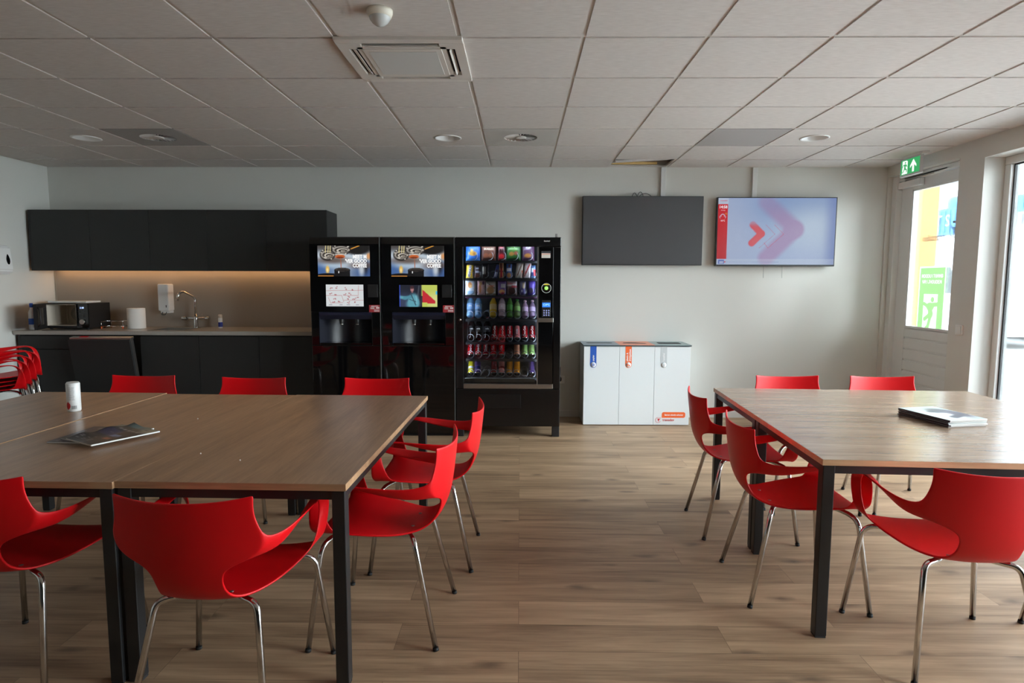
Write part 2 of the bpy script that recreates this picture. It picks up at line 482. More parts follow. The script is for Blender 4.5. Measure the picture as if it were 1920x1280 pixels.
# door ---------------------------------------------------
XD = 3.872
d = tag(thing('door_1', None, None, (XD, 6.0, 0)), kind='structure')
fr = MB()
fr.box(XD - .055, XD + .12, DY1 - .075, DY1, 0, DZ, .006); fr.box(XD - .055, XD + .12, DY0, DY0 + .03, 0, DZ, .004)
fr.box(XD - .03, XD + .12, DY0 + .03, DY1 - .075, DZ - .055, DZ, .006)
fr.build('door_frame', M['white_frame'], d)
sl = MB()
ya, yb_ = DY0 + .034, DY1 - .079; gz0, gz1 = 1.0, 2.35; gya, gyb = ya + .06, 6.28
sl.box(XD, XD + .06, ya, gya, .02, DZ - .06, .003); sl.box(XD, XD + .06, gyb, yb_, .02, DZ - .06, .003)
sl.box(XD, XD + .06, gya, gyb, gz1, DZ - .06, .003)
sl.box(XD + .012, XD + .06, gya, gyb, .02, gz0)
zs = [gz0, .89, .78, .67, .56, .45, .34, .23, .12, .02]
for i in range(len(zs) - 1):
    sl.box(XD, XD + .03, gya - .001, gyb + .001, zs[i + 1] + .007, zs[i] - .007, .005)
sl.box(XD, XD + .03, gya - .001, gyb + .001, gz0 - .02, gz0 + .012, .003)
slab = sl.build('door_leaf', M['white_frame'], d)
gb = MB()
for a, b_ in ((gya, gya + .014), (gyb - .014, gyb)): gb.box(XD + .004, XD + .05, a, b_, gz0, gz1)
gb.box(XD + .004, XD + .05, gya, gyb, gz1 - .014, gz1)
gb.build('glazing_bead', M['white_frame'], d)
MB().box(XD + .024, XD + .03, gya + .01, gyb - .01, gz0, gz1 - .01).build('glass_pane', M['glass'], d)
# logo lettering on the outside of the glass, read in reverse from here
text('transdev', .095, M['dark_txt'], d, (XD + .034 - XD, 5.985 - 6.0, 1.862), (R(90), 0, R(-90)), mirror=True, sx=.98)
lg = MB()
N = 26; cy, cz = 5.70, 1.91
arc = [(XD + .034, cy + .055 * math.cos(t_), cz + .062 * math.sin(t_)) for t_ in [R(-250 + 300 * i / N) for i in range(N + 1)]]
lg.tube(arc, .004, 6)
lg.prism([(5.735, 1.945), (5.66, 1.93), (5.685, 1.90), (5.70, 1.86), (5.715, 1.905)], 'x', XD + .032, XD + .036)
lg.sphere((XD + .034, 5.705, 1.985), .012, u=12, v=8)
lg.build('logo', M['dark_txt'], d)
# door closer
dc = thing('door_closer', 'grey overhead door closer with slide arm at the top of the glazed door', 'door closer', (XD, 6.3, 2.40))
MB().box(XD - .05, XD - .001, 6.10, 6.44, 2.375, 2.44, .006).build('closer_body', M['white_plastic'], dc)
MB().box(XD - .03, XD - .002, 5.75, 6.38, 2.462, 2.480, .003).build('slide_rail', M['steel'], dc)
MB().tube([(XD - .04, 6.35, 2.44), (XD - .035, 6.33, 2.455), (XD - .028, 5.93, 2.458)], .006, 8).build('arm', M['steel'], dc)
# emergency poster stuck on the glass
PX = XD + .012
po = thing('emergency_poster', 'green and white emergency exit notice stuck inside the door glass', 'poster', (PX, 5.925, 1.01))
def poster_pic(u, v):
    c = flat(u, (250, 250, 250)); c = mixc(c, (138, 176, 116), rect(u, v, .034, .02, .966, .98))
    c = mixc(c, (250, 250, 250), rect(u, v, .22, .02, .75, .56)); G = (138, 176, 116)
    c = mixc(c, G, np.clip(seg(u, v, .25, .405, .42, .36, .03, .63) + seg(u, v, .42, .385, .78, .405, .035, .63) + seg(u, v, .47, .37, .52, .24, .055, .63) + seg(u, v, .42, .36, .56, .36, .045, .63) + seg(u, v, .50, .24, .30, .16, .034, .63) + seg(u, v, .54, .26, .44, .05, .034, .63) + seg(u, v, .44, .05, .36, .02, .022, .63), 0, 1))
    F = dict(N='10001 11001 10101 10101 10011 10001 10001', O='01110 10001 10001 10001 10001 10001 01110', D='11110 10001 10001 10001 10001 10001 11110', U='10001 10001 10001 10001 10001 10001 01110', I='00100 00100 00100 00100 00100 00100 00100', T='11111 00100 00100 00100 00100 00100 00100', G='01110 10001 10000 10111 10001 10001 01110', A='01110 10001 10001 11111 10001 10001 10001', V='10001 10001 10001 10001 01010 01010 00100', R='11110 10001 10001 11110 10100 10010 10001', J='00111 00010 00010 00010 00010 10010 01100', H='10001 10001 10001 11111 10001 10001 10001', E='11111 10000 10000 11110 10000 10000 11111')
    for word, top in (('NOODUITGANG', .875), ('VRIJHOUDEN', .785)):
        n = len(word); cw = .0122; x0 = .5 - n * 6 * cw / 2
        for i, ch in enumerate(word):
            for r_, bits in enumerate(F[ch].split()):
                for q, b_ in enumerate(bits):
                    if b_ == '1': c = mixc(c, (250, 250, 250), rect(u, v, x0 + (i * 6 + q) * cw - .001, top - (r_ + 1) * .0078, x0 + (i * 6 + q + 1) * cw + .001, top - r_ * .0078))
    c = mixc(c, G, ell(u, v, .56, .475, .065, .042, .12)); c = mixc(c, G, seg(u, v, .36, .0, .42, .035, .03, .63))
    return c
def film_mat(name):
    m = bpy.data.materials.new(name); m.use_nodes = True; nt = m.node_tree; nt.nodes.clear()
    o_ = nt.nodes.new('ShaderNodeOutputMaterial'); a = nt.nodes.new('ShaderNodeBsdfDiffuse'); t_ = nt.nodes.new('ShaderNodeBsdfTranslucent')
    x = nt.nodes.new('ShaderNodeMixShader'); x.inputs[0].default_value = .22
    at = nt.nodes.new('ShaderNodeAttribute'); at.attribute_name = 'pic'
    nt.links.new(at.outputs['Color'], a.inputs[0]); nt.links.new(at.outputs['Color'], t_.inputs[0])
    nt.links.new(a.outputs[0], x.inputs[1]); nt.links.new(t_.outputs[0], x.inputs[2]); nt.links.new(x.outputs[0], o_.inputs[0])
    return m
sh = picture('sheet', po, .376, .594, poster_pic, 166, 262, (.003, 0, .285), (0, 0, R(-90)), film_mat('backlit_film'))
# light switch on the pier
sw = thing('light_switch', 'white square light switch on the pier between door and window', 'light switch', (XR, 5.35, 1.037))
MB().box(XR - .010, XR, 5.305, 5.39, .995, 1.08, .003).build('switch_plate', M['white_plastic'], sw)
MB().box(XR - .016, XR - .009, 5.318, 5.377, 1.008, 1.067, .003).build('rocker', M['white_plastic'], sw)

# ================================================================ OUTSIDE
def out_mat(name, c, r=.8): return mat(name, c, r, var=.05, scale=1.5)
struct('ground', MB().box(XO, 70, -40, 90, -.3, -.12), out_mat('pale_paving', S(196, 196, 194)))
rd = MB()
for (x, w_) in ((9.0, .14), (11.5, .14), (13.2, .14)): rd.box(x, x + w_, -30, 80, -.121, -.115)
struct('trim_3', rd, out_mat('road_paint', S(245, 245, 245)))
bl = thing('warehouse', 'long white warehouse with grey doors across the yard', 'building', (24, 30, -.12))
MB().box(18.3, 40, 5, 75, -.12, 3.5).build('wall', out_mat('white_cladding', S(240, 240, 240)), bl)
for (y0, y1, z0, z1) in ((22.65, 23.3, .9, 1.95), (17.6, 18.3, .9, 1.95), (12.6, 13.3, .9, 1.95)):
    b1 = MB().box(18.25, 18.35, y0, y1, z0, z1).build('window', out_mat('window_trim_grey', S(176, 182, 190)), bl)
    MB().box(18.22, 18.26, y0 + .06, y1 - .06, z0 + .06, z1 - .06).build('pane', out_mat('dull_pane', S(150, 158, 170), .3), b1)
blue = out_mat('container_blue', S(104, 158, 214)); dgrey = out_mat('container_grey', S(160, 162, 170))
def container(x, y0, y1, z0, z1, m, lab, word=None):
    c = thing('shipping_container', lab, 'container', (x, (y0 + y1) / 2, z0), group='containers behind the warehouse')
    mb = MB().box(x, x + 2.4, y0, y1, z0, z1)
    n = int((y1 - y0) / .3)
    for i in range(n): mb.box(x - .05, x, y0 + .08 + i * (y1 - y0 - .1) / n, y0 + .2 + i * (y1 - y0 - .1) / n, z0 + .1, z1 - .1)
    mb.build('box', m, c)
    if word: text(word, .7, M['white_txt'], c, (-.08, 0, (z1 - z0) / 2), (R(90), 0, R(-90)))
container(18.2, 24.6, 30.5, 3.5, 4.62, blue, 'blue shipping container seen through the door glass', 'C T S')
container(18.2, 18.2, 23.6, 4.06, 4.66, blue, 'blue shipping container at the top of the tall window view', 'LT')
container(18.2, 18.2, 23.6, 3.5, 4.05, dgrey, 'grey shipping container under the blue one in window view')
tk = thing('silo_tank', 'blue roof tank above the container seen through door', 'tank', (19.5, 26.0, 4.6), group='roof tanks')
tl = MB()
for y in (25.6, 26.5, 27.4): tl.lathe([(.38, 0), (.4, .05), (.4, .42), (.3, .52)], (18.9, y, 4.62), 20)
tl.build('tank_body', blue, tk)
tag(MB().box(4.72, 4.92, 7.46, 7.70, -.12, 3.2, .01).build('steel_post', mat('orange_steel', S(218, 166, 104), .6)), 'orange steel post standing just outside the glazed door', 'post')
def vehicle(name, lab, cat, x, y, L, Hh, W, body):
    v = thing(name, lab, cat, (x, y, -.12))
    z = -.12
    # side profile along y, facing the room
    prof = [(y - L / 2, z + .3), (y - L / 2, z + Hh * .55), (y - L * .36, z + Hh * .6), (y - L * .24, z + Hh), (y + L * .46, z + Hh), (y + L / 2, z + Hh * .6), (y + L / 2, z + .3)]
    mb = MB().prism(prof, 'x', x, x + W); mb.build('body', body, v)
    gl = out_mat('car_glass', S(52, 60, 70), .15)
    MB().prism([(y - L * .31, z + Hh * .62), (y - L * .22, z + Hh * .94), (y - L * .02, z + Hh * .94), (y - L * .02, z + Hh * .62)], 'x', x - .01, x + .02).build('window', gl, v)
    MB().prism([(y + .02 * L, z + Hh * .62), (y + .02 * L, z + Hh * .94), (y + L * .3, z + Hh * .94), (y + L * .36, z + Hh * .62)], 'x', x - .01, x + .02).build('window', gl, v)
    for yy in (y - L * .3, y + L * .3):
        Mw = Matrix.Translation((x - .02, yy, z + .33)) @ Euler((0, R(90), 0)).to_matrix().to_4x4()
        MB().lathe([(.18, 0), (.33, 0), (.33, .2), (.18, .2)], n=24, M=Mw).build('wheel', M['rubber'], v)
    return v
vehicle('van', 'white delivery van glimpsed beside the poster in the door glass', 'van', 11.0, 17.2, 5.0, 2.1, 1.9, out_mat('van_white', S(238, 238, 238), .3))
vehicle('car', 'silver car parked across the road seen in the tall window', 'car', 13.9, 17.0, 4.2, 1.45, 1.7, out_mat('car_silver', S(205, 208, 212), .3))

# ================================================================ LIGHT
wd = bpy.data.worlds.new('overcast_sky'); sc.world = wd; wd.use_nodes = True
nt = wd.node_tree; bg = nt.nodes['Background']
tc = nt.nodes.new('ShaderNodeTexCoord'); sp = nt.nodes.new('ShaderNodeSeparateXYZ')
nt.links.new(tc.outputs['Generated'], sp.inputs[0])
cr = nt.nodes.new('ShaderNodeValToRGB')
cr.color_ramp.elements[0].position = .0; cr.color_ramp.elements[0].color = (.88, .95, 1.0, 1)
cr.color_ramp.elements[1].position = .9; cr.color_ramp.elements[1].color = (.78, .89, 1.0, 1)
nt.links.new(sp.outputs['Z'], cr.inputs[0]); nt.links.new(cr.outputs[0], bg.inputs[0])
bg.inputs[1].default_value = SKY
def portal(name, loc, rot, sx, sy):
    l = bpy.data.lights.new(name, 'AREA'); l.shape = 'RECTANGLE'; l.size = sx; l.size_y = sy
    l.cycles.is_portal = True
    o_ = bpy.data.objects.new(name, l); col.objects.link(o_); o_.location = loc; o_.rotation_euler = rot
portal('window_portal', (XO + .02, (W1[0] + W1[1]) / 2, 1.25), (0, R(90), 0), 2.4, W1[1] - W1[0])
portal('window_portal', (XO + .02, (W2[0] + W2[1]) / 2, 1.25), (0, R(90), 0), 2.4, W2[1] - W2[0])
portal('door_portal', (XO + .02, 6.0, 1.7), (0, R(90), 0), 1.4, .9)

# ================================================================ CAMERA
cam = bpy.data.cameras.new('camera'); co = bpy.data.objects.new('camera', cam); col.objects.link(co)
cam.sensor_width = 36; cam.lens = 1162.325 / 1920 * 36; cam.clip_start = .05
p_, y_, r_ = .0952, .0125, -.0028
Rp = Matrix(((1, 0, 0), (0, math.cos(p_), math.sin(p_)), (0, -math.sin(p_), math.cos(p_))))
Ry = Matrix(((math.cos(y_), -math.sin(y_), 0), (math.sin(y_), math.cos(y_), 0), (0, 0, 1)))
Rr = Matrix(((math.cos(r_), 0, math.sin(r_)), (0, 1, 0), (-math.sin(r_), 0, math.cos(r_))))
B = Ry @ Rp @ Rr
rgt, fwd, upv = B.col[0], B.col[1], B.col[2]
mw = Matrix.Identity(4)
for i in range(3): mw[i][0] = rgt[i]; mw[i][1] = upv[i]; mw[i][2] = -fwd[i]
mw[2][3] = 1.432
co.matrix_world = mw
sc.camera = co
vs = sc.view_settings
sc.display_settings.display_device = 'sRGB'
vs.view_transform = 'Standard'; vs.look = 'None'; vs.gamma = 1; vs.use_curve_mapping = False; vs.exposure = EXPO
sc.cycles.max_bounces = 10; sc.cycles.diffuse_bounces = 6; sc.cycles.glossy_bounces = 5; sc.cycles.transparent_max_bounces = 12
sc.cycles.use_denoising = True; sc.cycles.sample_clamp_indirect = 6; sc.cycles.caustics_reflective = False; sc.cycles.caustics_refractive = False
# ================================================================ CHAIRS
def chair_shell():
    """one-piece plastic shell: returns meshes seat, backrest, armrest (right), armrest (left)"""
    UC = [-1, -.95, -.8, -.55, -.28, 0, .28, .55, .8, .95, 1]
    rows = [  # y, z, half width, edge rise, back-curve amount
        (.243, .432, .205, .020, 0), (.205, .443, .222, .020, 0), (.145, .449, .226, .012, 0), (.075, .447, .219, .006, 0),
        (.0, .440, .202, .004, 0), (-.07, .433, .178, .004, 0), (-.13, .430, .146, .006, .05), (-.18, .438, .122, .010, .2),
        (-.217, .463, .110, .010, .6), (-.240, .500, .106, .004, .9), (-.254, .535, .107, 0, 1), (-.262, .563, .116, 0, 1), (-.267, .584, .142, 0, 1),
        (-.270, .602, .200, .002, 1), (-.275, .632, .232, .002, 1), (-.279, .664, .238, .004, 1), (-.283, .700, .224, 0, 1), (-.288, .745, .213, 0, 1), (-.291, .778, .214, .010, 1), (-.292, .787, .216, .016, 1)]
    def pos(i, u):
        y, z, hw, rise, bk = rows[i]
        x = u * hw
        return Vector((x, y + bk * .042 * (x / .22) ** 2 + (1 - bk) * (-.012 * u * u if i == 0 else 0), z + rise * abs(u) ** 2.5))
    bm = bmesh.new()
    G = [[bm.verts.new(pos(i, u)) for u in UC] for i in range(len(rows))]
    def face(vs, k):
        f = bm.faces.new(vs); f.smooth = True; f.material_index = k
    for i in range(len(rows) - 1):
        for j in range(len(UC) - 1):
            face((G[i][j], G[i][j + 1], G[i + 1][j + 1], G[i + 1][j]), 0 if i < 8 else 1)
    # arm ribbon, from the back forward, over the front bend and down into the seat corner
    st = [((.250, -.160, .628), (.005, .003, .024)), ((.259, -.070, .636), (.012, .001, .020)), ((.263, .030, .652), (.018, 0, .013)),
          ((.264, .105, .665), (.021, 0, .004)), ((.264, .160, .663), (.021, .004, .002)), ((.263, .196, .636), (.018, .010, .003)),
          ((.259, .209, .590), (.013, .019, .001)), ((.252, .207, .535), (.007, .029, -.004)), ((.243, .200, .487), (.003, .040, -.008))]
    for s, e, k in ((1, -1, 2), (-1, 0, 3)):
        prev = [G[15][e], G[14][e], G[13][e]]
        for c, w in st:
            cur = [bm.verts.new((s * (c[0] + q * w[0]), c[1] + q * w[1], c[2] + q * w[2])) for q in (1, 0, -1)]
            for a in range(2):
                f = (prev[a], prev[a + 1], cur[a + 1], cur[a])
                face(f if s > 0 else f[::-1], k)
            prev = cur
        cur = [G[0][e], G[1][e], G[2][e]]
        for a in range(2):
            f = (prev[a], prev[a + 1], cur[a + 1], cur[a])
            face(f if s > 0 else f[::-1], k)
    bmesh.ops.recalc_face_normals(bm, faces=bm.faces[:])
    me = bpy.data.meshes.new('shell'); bm.to_mesh(me); bm.free()
    for k in range(4): me.materials.append(M['red'])
    o = bpy.data.objects.new('shell', me); col.objects.link(o)
    so = o.modifiers.new('s', 'SOLIDIFY'); so.thickness = .0085; so.offset = 0
    sb = o.modifiers.new('b', 'SUBSURF'); sb.levels = 2; sb.render_levels = 2
    bpy.context.view_layer.update()
    ev = bpy.data.meshes.new_from_object(o.evaluated_get(bpy.context.evaluated_depsgraph_get()))
    bpy.data.objects.remove(o)
    vn = [v.normal.copy() for v in ev.vertices]; vc = [v.co.copy() for v in ev.vertices]
    out = []
    for k, nm in enumerate(('seat', 'backrest', 'armrest', 'armrest')):
        idx, vl, fl = {}, [], []
        for p in ev.polygons:
            if p.material_index != k: continue
            f = []
            for vi in p.vertices:
                if vi not in idx: idx[vi] = len(vl); vl.append(vi)
                f.append(idx[vi])
            fl.append(f)
        m2 = bpy.data.meshes.new(nm); m2.from_pydata([vc[i] for i in vl], [], fl)
        for p in m2.polygons: p.use_smooth = True
        m2.normals_split_custom_set_from_vertices([vn[i] for i in vl])
        m2.materials.append(M['red']); out.append((nm, m2))
    return out
SHELL = chair_shell()
def bend(pts, rad, n=6):
    """round the corners of a polyline"""
    P = [Vector(p) for p in pts]; out = [P[0]]
    for i in range(1, len(P) - 1):
        a, b, c = P[i - 1], P[i], P[i + 1]
        d1, d2 = (a - b), (c - b); r = min(rad, d1.length * .48, d2.length * .48)
        p, q = b + d1.normalized() * r, b + d2.normalized() * r
        for k in range(n + 1):
            t = k / n; out.append(p * (1 - t) ** 2 + b * 2 * t * (1 - t) + q * t * t)
    out.append(P[-1]); return out
def make_chair(label, group):
    t = thing('red_armchair', label, 'chair', (0, 0, 0), 0, group)
    for nm, me in SHELL:
        o = bpy.data.objects.new(nm, me); col.objects.link(o); o.parent = t
    for sx in (-1, 1):
        for fr in (1, 0):
            if fr: pts = [(sx * .268, .248, .008), (sx * .222, .200, .416), (sx * .12, .155, .4245), (sx * .02, .06, .4235)]
            else: pts = [(sx * .225, -.245, .008), (sx * .165, -.150, .413), (sx * .10, -.120, .4165), (sx * .02, -.03, .4205)]
            lg = MB().tube(bend(pts, .075), .0108, 12).build('leg', M['chrome'], t)
            d = (Vector(pts[1]) - Vector(pts[0])).normalized()
            p0 = Vector(pts[0])
            MB().tube([p0 - d * .008, p0 + d * .005], .0116, 12).build('rubber_foot', M['rubber'], lg)
    MB().box(-.035, .035, -.05, .08, .411, .428, .004).build('mounting_plate', M['black_matt'], t)
    for sx in (-1, 1):
        for (x, y, z) in ((.165, .15, .4545), (.07, -.125, .4360)):
            MB().lathe([(.0075, 0), (.0075, .002), (.004, .003)], (sx * x, y, z), 12).build('screw', M['screw'], t)
    return t
GL, GR = 'armchairs around the left table', 'armchairs around the right table'
c0 = make_chair('red armchair with its back to the viewer at the near side of left table', GL)
c0.location = (-.992, 2.03, 0); c0.rotation_euler = (0, 0, R(-2))
CH = [
 (-1.815, 2.20, -2, GL, 'red armchair cut off by the left picture edge, near side of left table'),
 (-.555, 2.53, 86.8, GL, 'nearer of two red armchairs on the aisle end of the left table'),
 (-.479, 3.177, 89.3, GL, 'farther of two red armchairs on the aisle end of left table, nearest the snack machine'),
 (-2.545, 3.87, 180, GL, 'red chair back showing behind left table in front of the tilted dishwasher door'),
 (-1.770, 3.80, 179, GL, 'red chair back behind left table before the base cupboards, below the small spray can'),
 (-.945, 3.80, 180, GL, 'red chair back behind left table in front of the coffee machines'),
 (1.28, 2.85, -92.6, GR, 'nearer of two red armchairs on the aisle end of the right table'),
 (1.29, 3.574, -92.7, GR, 'farther of two red armchairs on the aisle end of right table, beside the recycling station'),
 (1.660, 2.335, -4.6, GR, 'large red armchair with its back to the viewer at the near side of right table'),
 (2.385, 2.27, -3, GR, 'red armchair beyond the right picture edge, one chrome leg showing at near side of table'),
 (1.84, 3.99, 180, GR, 'red chair back behind right table below the lit wall screen'),
 (2.475, 3.985, 178, GR, 'red chair back behind right table in front of the glazed door'),
 (2.96, 3.42, 92, GR, 'red armchair at window end of right table, only a chrome leg in view'),
]
for (x, y, a, gp, lab) in CH: dup(c0, (x, y, 0), R(a), lab, gp)
# stacked chairs on a low dolly by the left wall
dl = thing('chair_dolly', 'low black wheeled dolly under the stack of red chairs', 'dolly', (-4.5, 5.2, 0))
MB().box(-4.80, -4.24, 4.93, 5.47, .042, .066, .004).build('platform', M['black_matt'], dl)
for x in (-4.70, -4.34):
    for y in (5.02, 5.38):
        MB().lathe([(.015, 0), (.021, .003), (.021, .02), (.015, .023)], n=16, M=Matrix.Translation((x + .012, y, .0215)) @ Euler((0, R(-90), 0)).to_matrix().to_4x4()).build('caster', M['rubber'], dl)
ST = ['lowest', 'second from the bottom', 'second from the top', 'topmost']
for i in range(4):
    dup(c0, (-4.516 + .029 * i, 5.185 + .023 * i, .067 + .037 * i), R(-51.5), 'red armchair by the left wall, %s of its stack' % ST[i], 'stacked red armchairs')

# ================================================================ TABLES
M['wood_l'] = wood_mat('walnut_laminate', S(120, 90, 67), S(158, 124, 96), 'Y', .3)
M['wood_r'] = wood_mat('walnut_laminate_cross', S(124, 102, 84), S(166, 142, 120), 'X', .27)
M['wood_r'].node_tree.nodes['Principled BSDF'].inputs['Coat Weight'].default_value = .4; M['wood_r'].node_tree.nodes['Principled BSDF'].inputs['Coat Roughness'].default_value = .22
M['edge_l'] = wood_mat('walnut_edge_band', S(140, 106, 76), S(178, 142, 106), 'X', .4)
M['edge_r'] = wood_mat('oak_edge_band', S(176, 138, 100), S(206, 170, 130), 'X', .4)
TH, TT = .742, .024
def table(w, d, loc, rz, wood, edge, label, group):
    t = thing('table', label, 'table', loc, rz, group)
    MB().box(-w / 2 + .0004, w / 2 - .0004, -d / 2 + .0004, d / 2 - .0004, TH - TT + .0005, TH, .0008, 1).build('tabletop', wood, t, False)
    e = MB()
    e.box(-w / 2, w / 2, -d / 2, -d / 2 + .0006, TH - TT, TH - .0006); e.box(-w / 2, w / 2, d / 2 - .0006, d / 2, TH - TT, TH - .0006)
    e.box(-w / 2, -w / 2 + .0006, -d / 2, d / 2, TH - TT, TH - .0006); e.box(w / 2 - .0006, w / 2, -d / 2, d / 2, TH - TT, TH - .0006)
    e.build('edge_band', edge, t, False)
    L, a = .046, .006
    f = MB(); z0, z1 = TH - TT - .034, TH - TT
    f.box(-w / 2 + L, w / 2 - L, -d / 2 + a + .004, -d / 2 + a + .026, z0, z1); f.box(-w / 2 + L, w / 2 - L, d / 2 - a - .026, d / 2 - a - .004, z0, z1)
    f.box(-w / 2 + a + .004, -w / 2 + a + .026, -d / 2 + L, d / 2 - L, z0, z1); f.box(w / 2 - a - .026, w / 2 - a - .004, -d / 2 + L, d / 2 - L, z0, z1)
    f.build('apron', M['black_metal'], t, False)
    for sx in (-1, 1):
        for sy in (-1, 1):
            x, y = sx * (w / 2 - a - L / 2), sy * (d / 2 - a - L / 2)
            lg = MB().box(x - L / 2, x + L / 2, y - L / 2, y + L / 2, .008, z1, .003).build('leg', M['black_metal'], t, False)
            MB().box(x - L / 2 + .002, x + L / 2 - .002, y - L / 2 + .002, y + L / 2 - .002, 0, .01).build('foot_cap', M['rubber'], lg, False)
    return t
GT = 'wood-topped tables with black legs'
table(.8095, 1.665, (-.981, 2.898, 0), R(-1.2), M['wood_l'], M['edge_l'], 'walnut-topped table with black legs at the aisle end of left group', GT)
table(.8095, 1.665, (-1.791, 2.904, 0), R(-1.2), M['wood_l'], M['edge_l'], 'walnut-topped table carrying the fanned magazines, middle of the left group', GT)
table(.806, 1.665, (-2.601, 2.936, .003), R(-1.2), M['wood_l'], M['edge_l'], 'walnut-topped table carrying the white drinks can, at left wall end of its group', GT)
table(1.60, .832, (2.015, 2.772, 0), R(-3.0), M['wood_r'], M['edge_r'], 'walnut-topped table with the magazine pile, nearer of the right pair', GT)
table(1.60, .832, (2.059, 3.606, 0), R(-3.0), M['wood_r'], M['edge_r'], 'walnut-topped table near the lit screen wall, farther of the right pair', GT)

# things on the tables -------------------------------------------
cn = thing('drinks_can', 'white drinks can with a red dot standing on left table', 'can', (-2.365, 3.215, TH + .003))
MB().lathe([(.028, 0), (.032, .006), (.032, .148), (.027, .156), (.026, .154)], (-2.365, 3.215, TH + .003), 32).build('body', M['white_plastic'], cn)
lb = MB()
def wrapc(mb, cx, cy, rad, a0, a1, z0, z1, n=8):
    A = []
    for i in range(n + 1):
        a = R(a0 + (a1 - a0) * i / n); A.append((cx + rad * math.cos(a), cy + rad * math.sin(a)))
    for i in range(n):
        v = [mb.bm.verts.new((A[i][0], A[i][1], z0)), mb.bm.verts.new((A[i + 1][0], A[i + 1][1], z0)), mb.bm.verts.new((A[i + 1][0], A[i + 1][1], z1)), mb.bm.verts.new((A[i][0], A[i][1], z1))]
        mb.bm.faces.new(v)
    return mb
cx, cy = -2.365, 3.215
dot = MB()
for k in range(10):
    z0 = TH + .016 + k * .004; hw_ = 30 * math.sqrt(max(.02, 1 - ((k - 4.5) / 5) ** 2))
    wrapc(dot, cx, cy, .0325, -98 - hw_, -98 + hw_ - 14, z0, z0 + .004, 6)
dot.build('red_dot', M['red_txt'], cn)
bar = MB()
for i, w_ in enumerate((3, 1.5, 2.5, 1.5, 3, 2, 1.5, 3)): wrapc(bar, cx, cy, .0325, -72 + i * 5, -72 + i * 5 + w_, TH + .018, TH + .036, 2)
bar.build('barcode', M['dark_txt'], cn)
tx = MB()
for i in range(11):
    wrapc(tx, cx, cy, .0325, -96, -76 + (i * 7 % 5), TH + .066 + i * .0065, TH + .0685 + i * .0065, 4)
    wrapc(tx, cx, cy, .0325, -70, -46 - (i * 5 % 7), TH + .066 + i * .0065, TH + .0685 + i * .0065, 4)
tx.build('small_print', mat('grey_small_print', S(168, 166, 166), .6), cn)

rng = np.random.default_rng(3)
def blocks(u, v, c, n, pal, lo=.04, hi=.3):
    for _ in range(n):
        x, y = rng.random(2); w_, h_ = lo + rng.random(2) * (hi - lo); k = rect(u, v, x, y, x + w_, y + h_ * .6) * (.5 + .5 * rng.random())
        c = mixc(c, pal[rng.integers(len(pal))], k)
    return c
def mag_dark(u, v):
    c = flat(u, (34, 32, 36))
    c = mixc(c, (62, 56, 78), rect(u, v, .04, .42, .5, .66))
    c = mixc(c, (96, 118, 116), ell(u, v, .55, .95, .5, .16, .3)); c = mixc(c, (150, 140, 118), ell(u, v, .85, .86, .24, .12, .4))
    c = mixc(c, (62, 52, 40), ell(u, v, .35, .8, .35, .08, .4))
    c = mixc(c, (120, 140, 176), rect(u, v, .52, .42, .78, .52)); c = mixc(c, (150, 82, 60), rect(u, v, .6, .28, .82, .36))
    for i in range(9): c = mixc(c, (170, 166, 168), rect(u, v, .08 + (i % 3) * .2, .1 + .035 * (i % 4), .18 + (i % 3) * .2, .115 + .035 * (i % 4)) * .7)
    for i in range(5): c = mixc(c, (190, 186, 184), rect(u, v, .1 + i * .15, .72, .19 + i * .15, .77) * .7)
    return blocks(u, v, c, 14, [(60, 54, 70), (110, 104, 104), (46, 44, 50)], .03, .14)
def mag_violet(u, v):
    c = flat(u, (58, 52, 72)); c = mixc(c, (40, 36, 50), v)
    for i in range(6): c = mixc(c, (160, 160, 168), seg(u, v, .05 + i * .1, .05, .4 + i * .1, .5, .012))
    return blocks(u, v, c, 8, [(74, 66, 92), (120, 118, 126)], .04, .16)
def mag_olive(u, v):
    c = flat(u, (70, 66, 52)); c = mixc(c, (110, 128, 124), ell(u, v, .5, .8, .6, .3, .4))
    return blocks(u, v, c, 14, [(90, 80, 60), (120, 122, 110), (56, 60, 56)], .05, .2)
def mag_grey(u, v):
    c = flat(u, (190, 204, 204)); c = mixc(c, (226, 232, 232), ell(u, v, .35, .3, .4, .3, .5))
    c = mixc(c, (84, 86, 100), ell(u, v, .66, .62, .26, .22, .35)); c = mixc(c, (118, 118, 130), ell(u, v, .82, .4, .2, .26, .4))
    c = mixc(c, (60, 66, 84), ell(u, v, .4, .62, .10, .06, .5)); c = mixc(c, (240, 240, 244), ell(u, v, .52, .42, .12, .10, .5))
    c = mixc(c, (104, 106, 116), seg(u, v, .4, .2, .9, .34, .07))
    return c
paper = mat('magazine_paper', S(222, 222, 220), .5, var=.02)
def wavy(u, v): return .016 * (1 - np.clip(u / .42, 0, 1)) ** 1.5 * (.35 + .65 * np.sin(math.pi * (2.2 * v + .15)) ** 2) * np.clip(v / .25, 0, 1)
def magazine(lab, x, y, z, rz, fn, w=.21, h=.285, th=.005, curl=0.0, group=None, spine=None):
    t = thing('magazine', lab, 'magazine', (x, y, z), rz, group)
    MB().box(-w / 2, w / 2, -h / 2, h / 2, 0, th, .0008, 1).build('pages', paper, t, False)
    cvr = picture('cover', t, w - .001, h - .001, fn, 48, 64, (0, 0, th + .0006), (R(-90), 0, 0), M['pic'])
    if curl:
        for v_ in cvr.data.vertices: v_.co.z += float(wavy(v_.co.x / w + .5, v_.co.y / h + .5))
        for p_ in cvr.data.polygons: p_.use_smooth = True
    if spine: MB().box(-w / 2 - .0006, -w / 2 + .001, -h / 2, h / 2, .0002, th - .0002).build('spine', spine, t, False)
    return t
GM = 'magazines fanned on the left table'
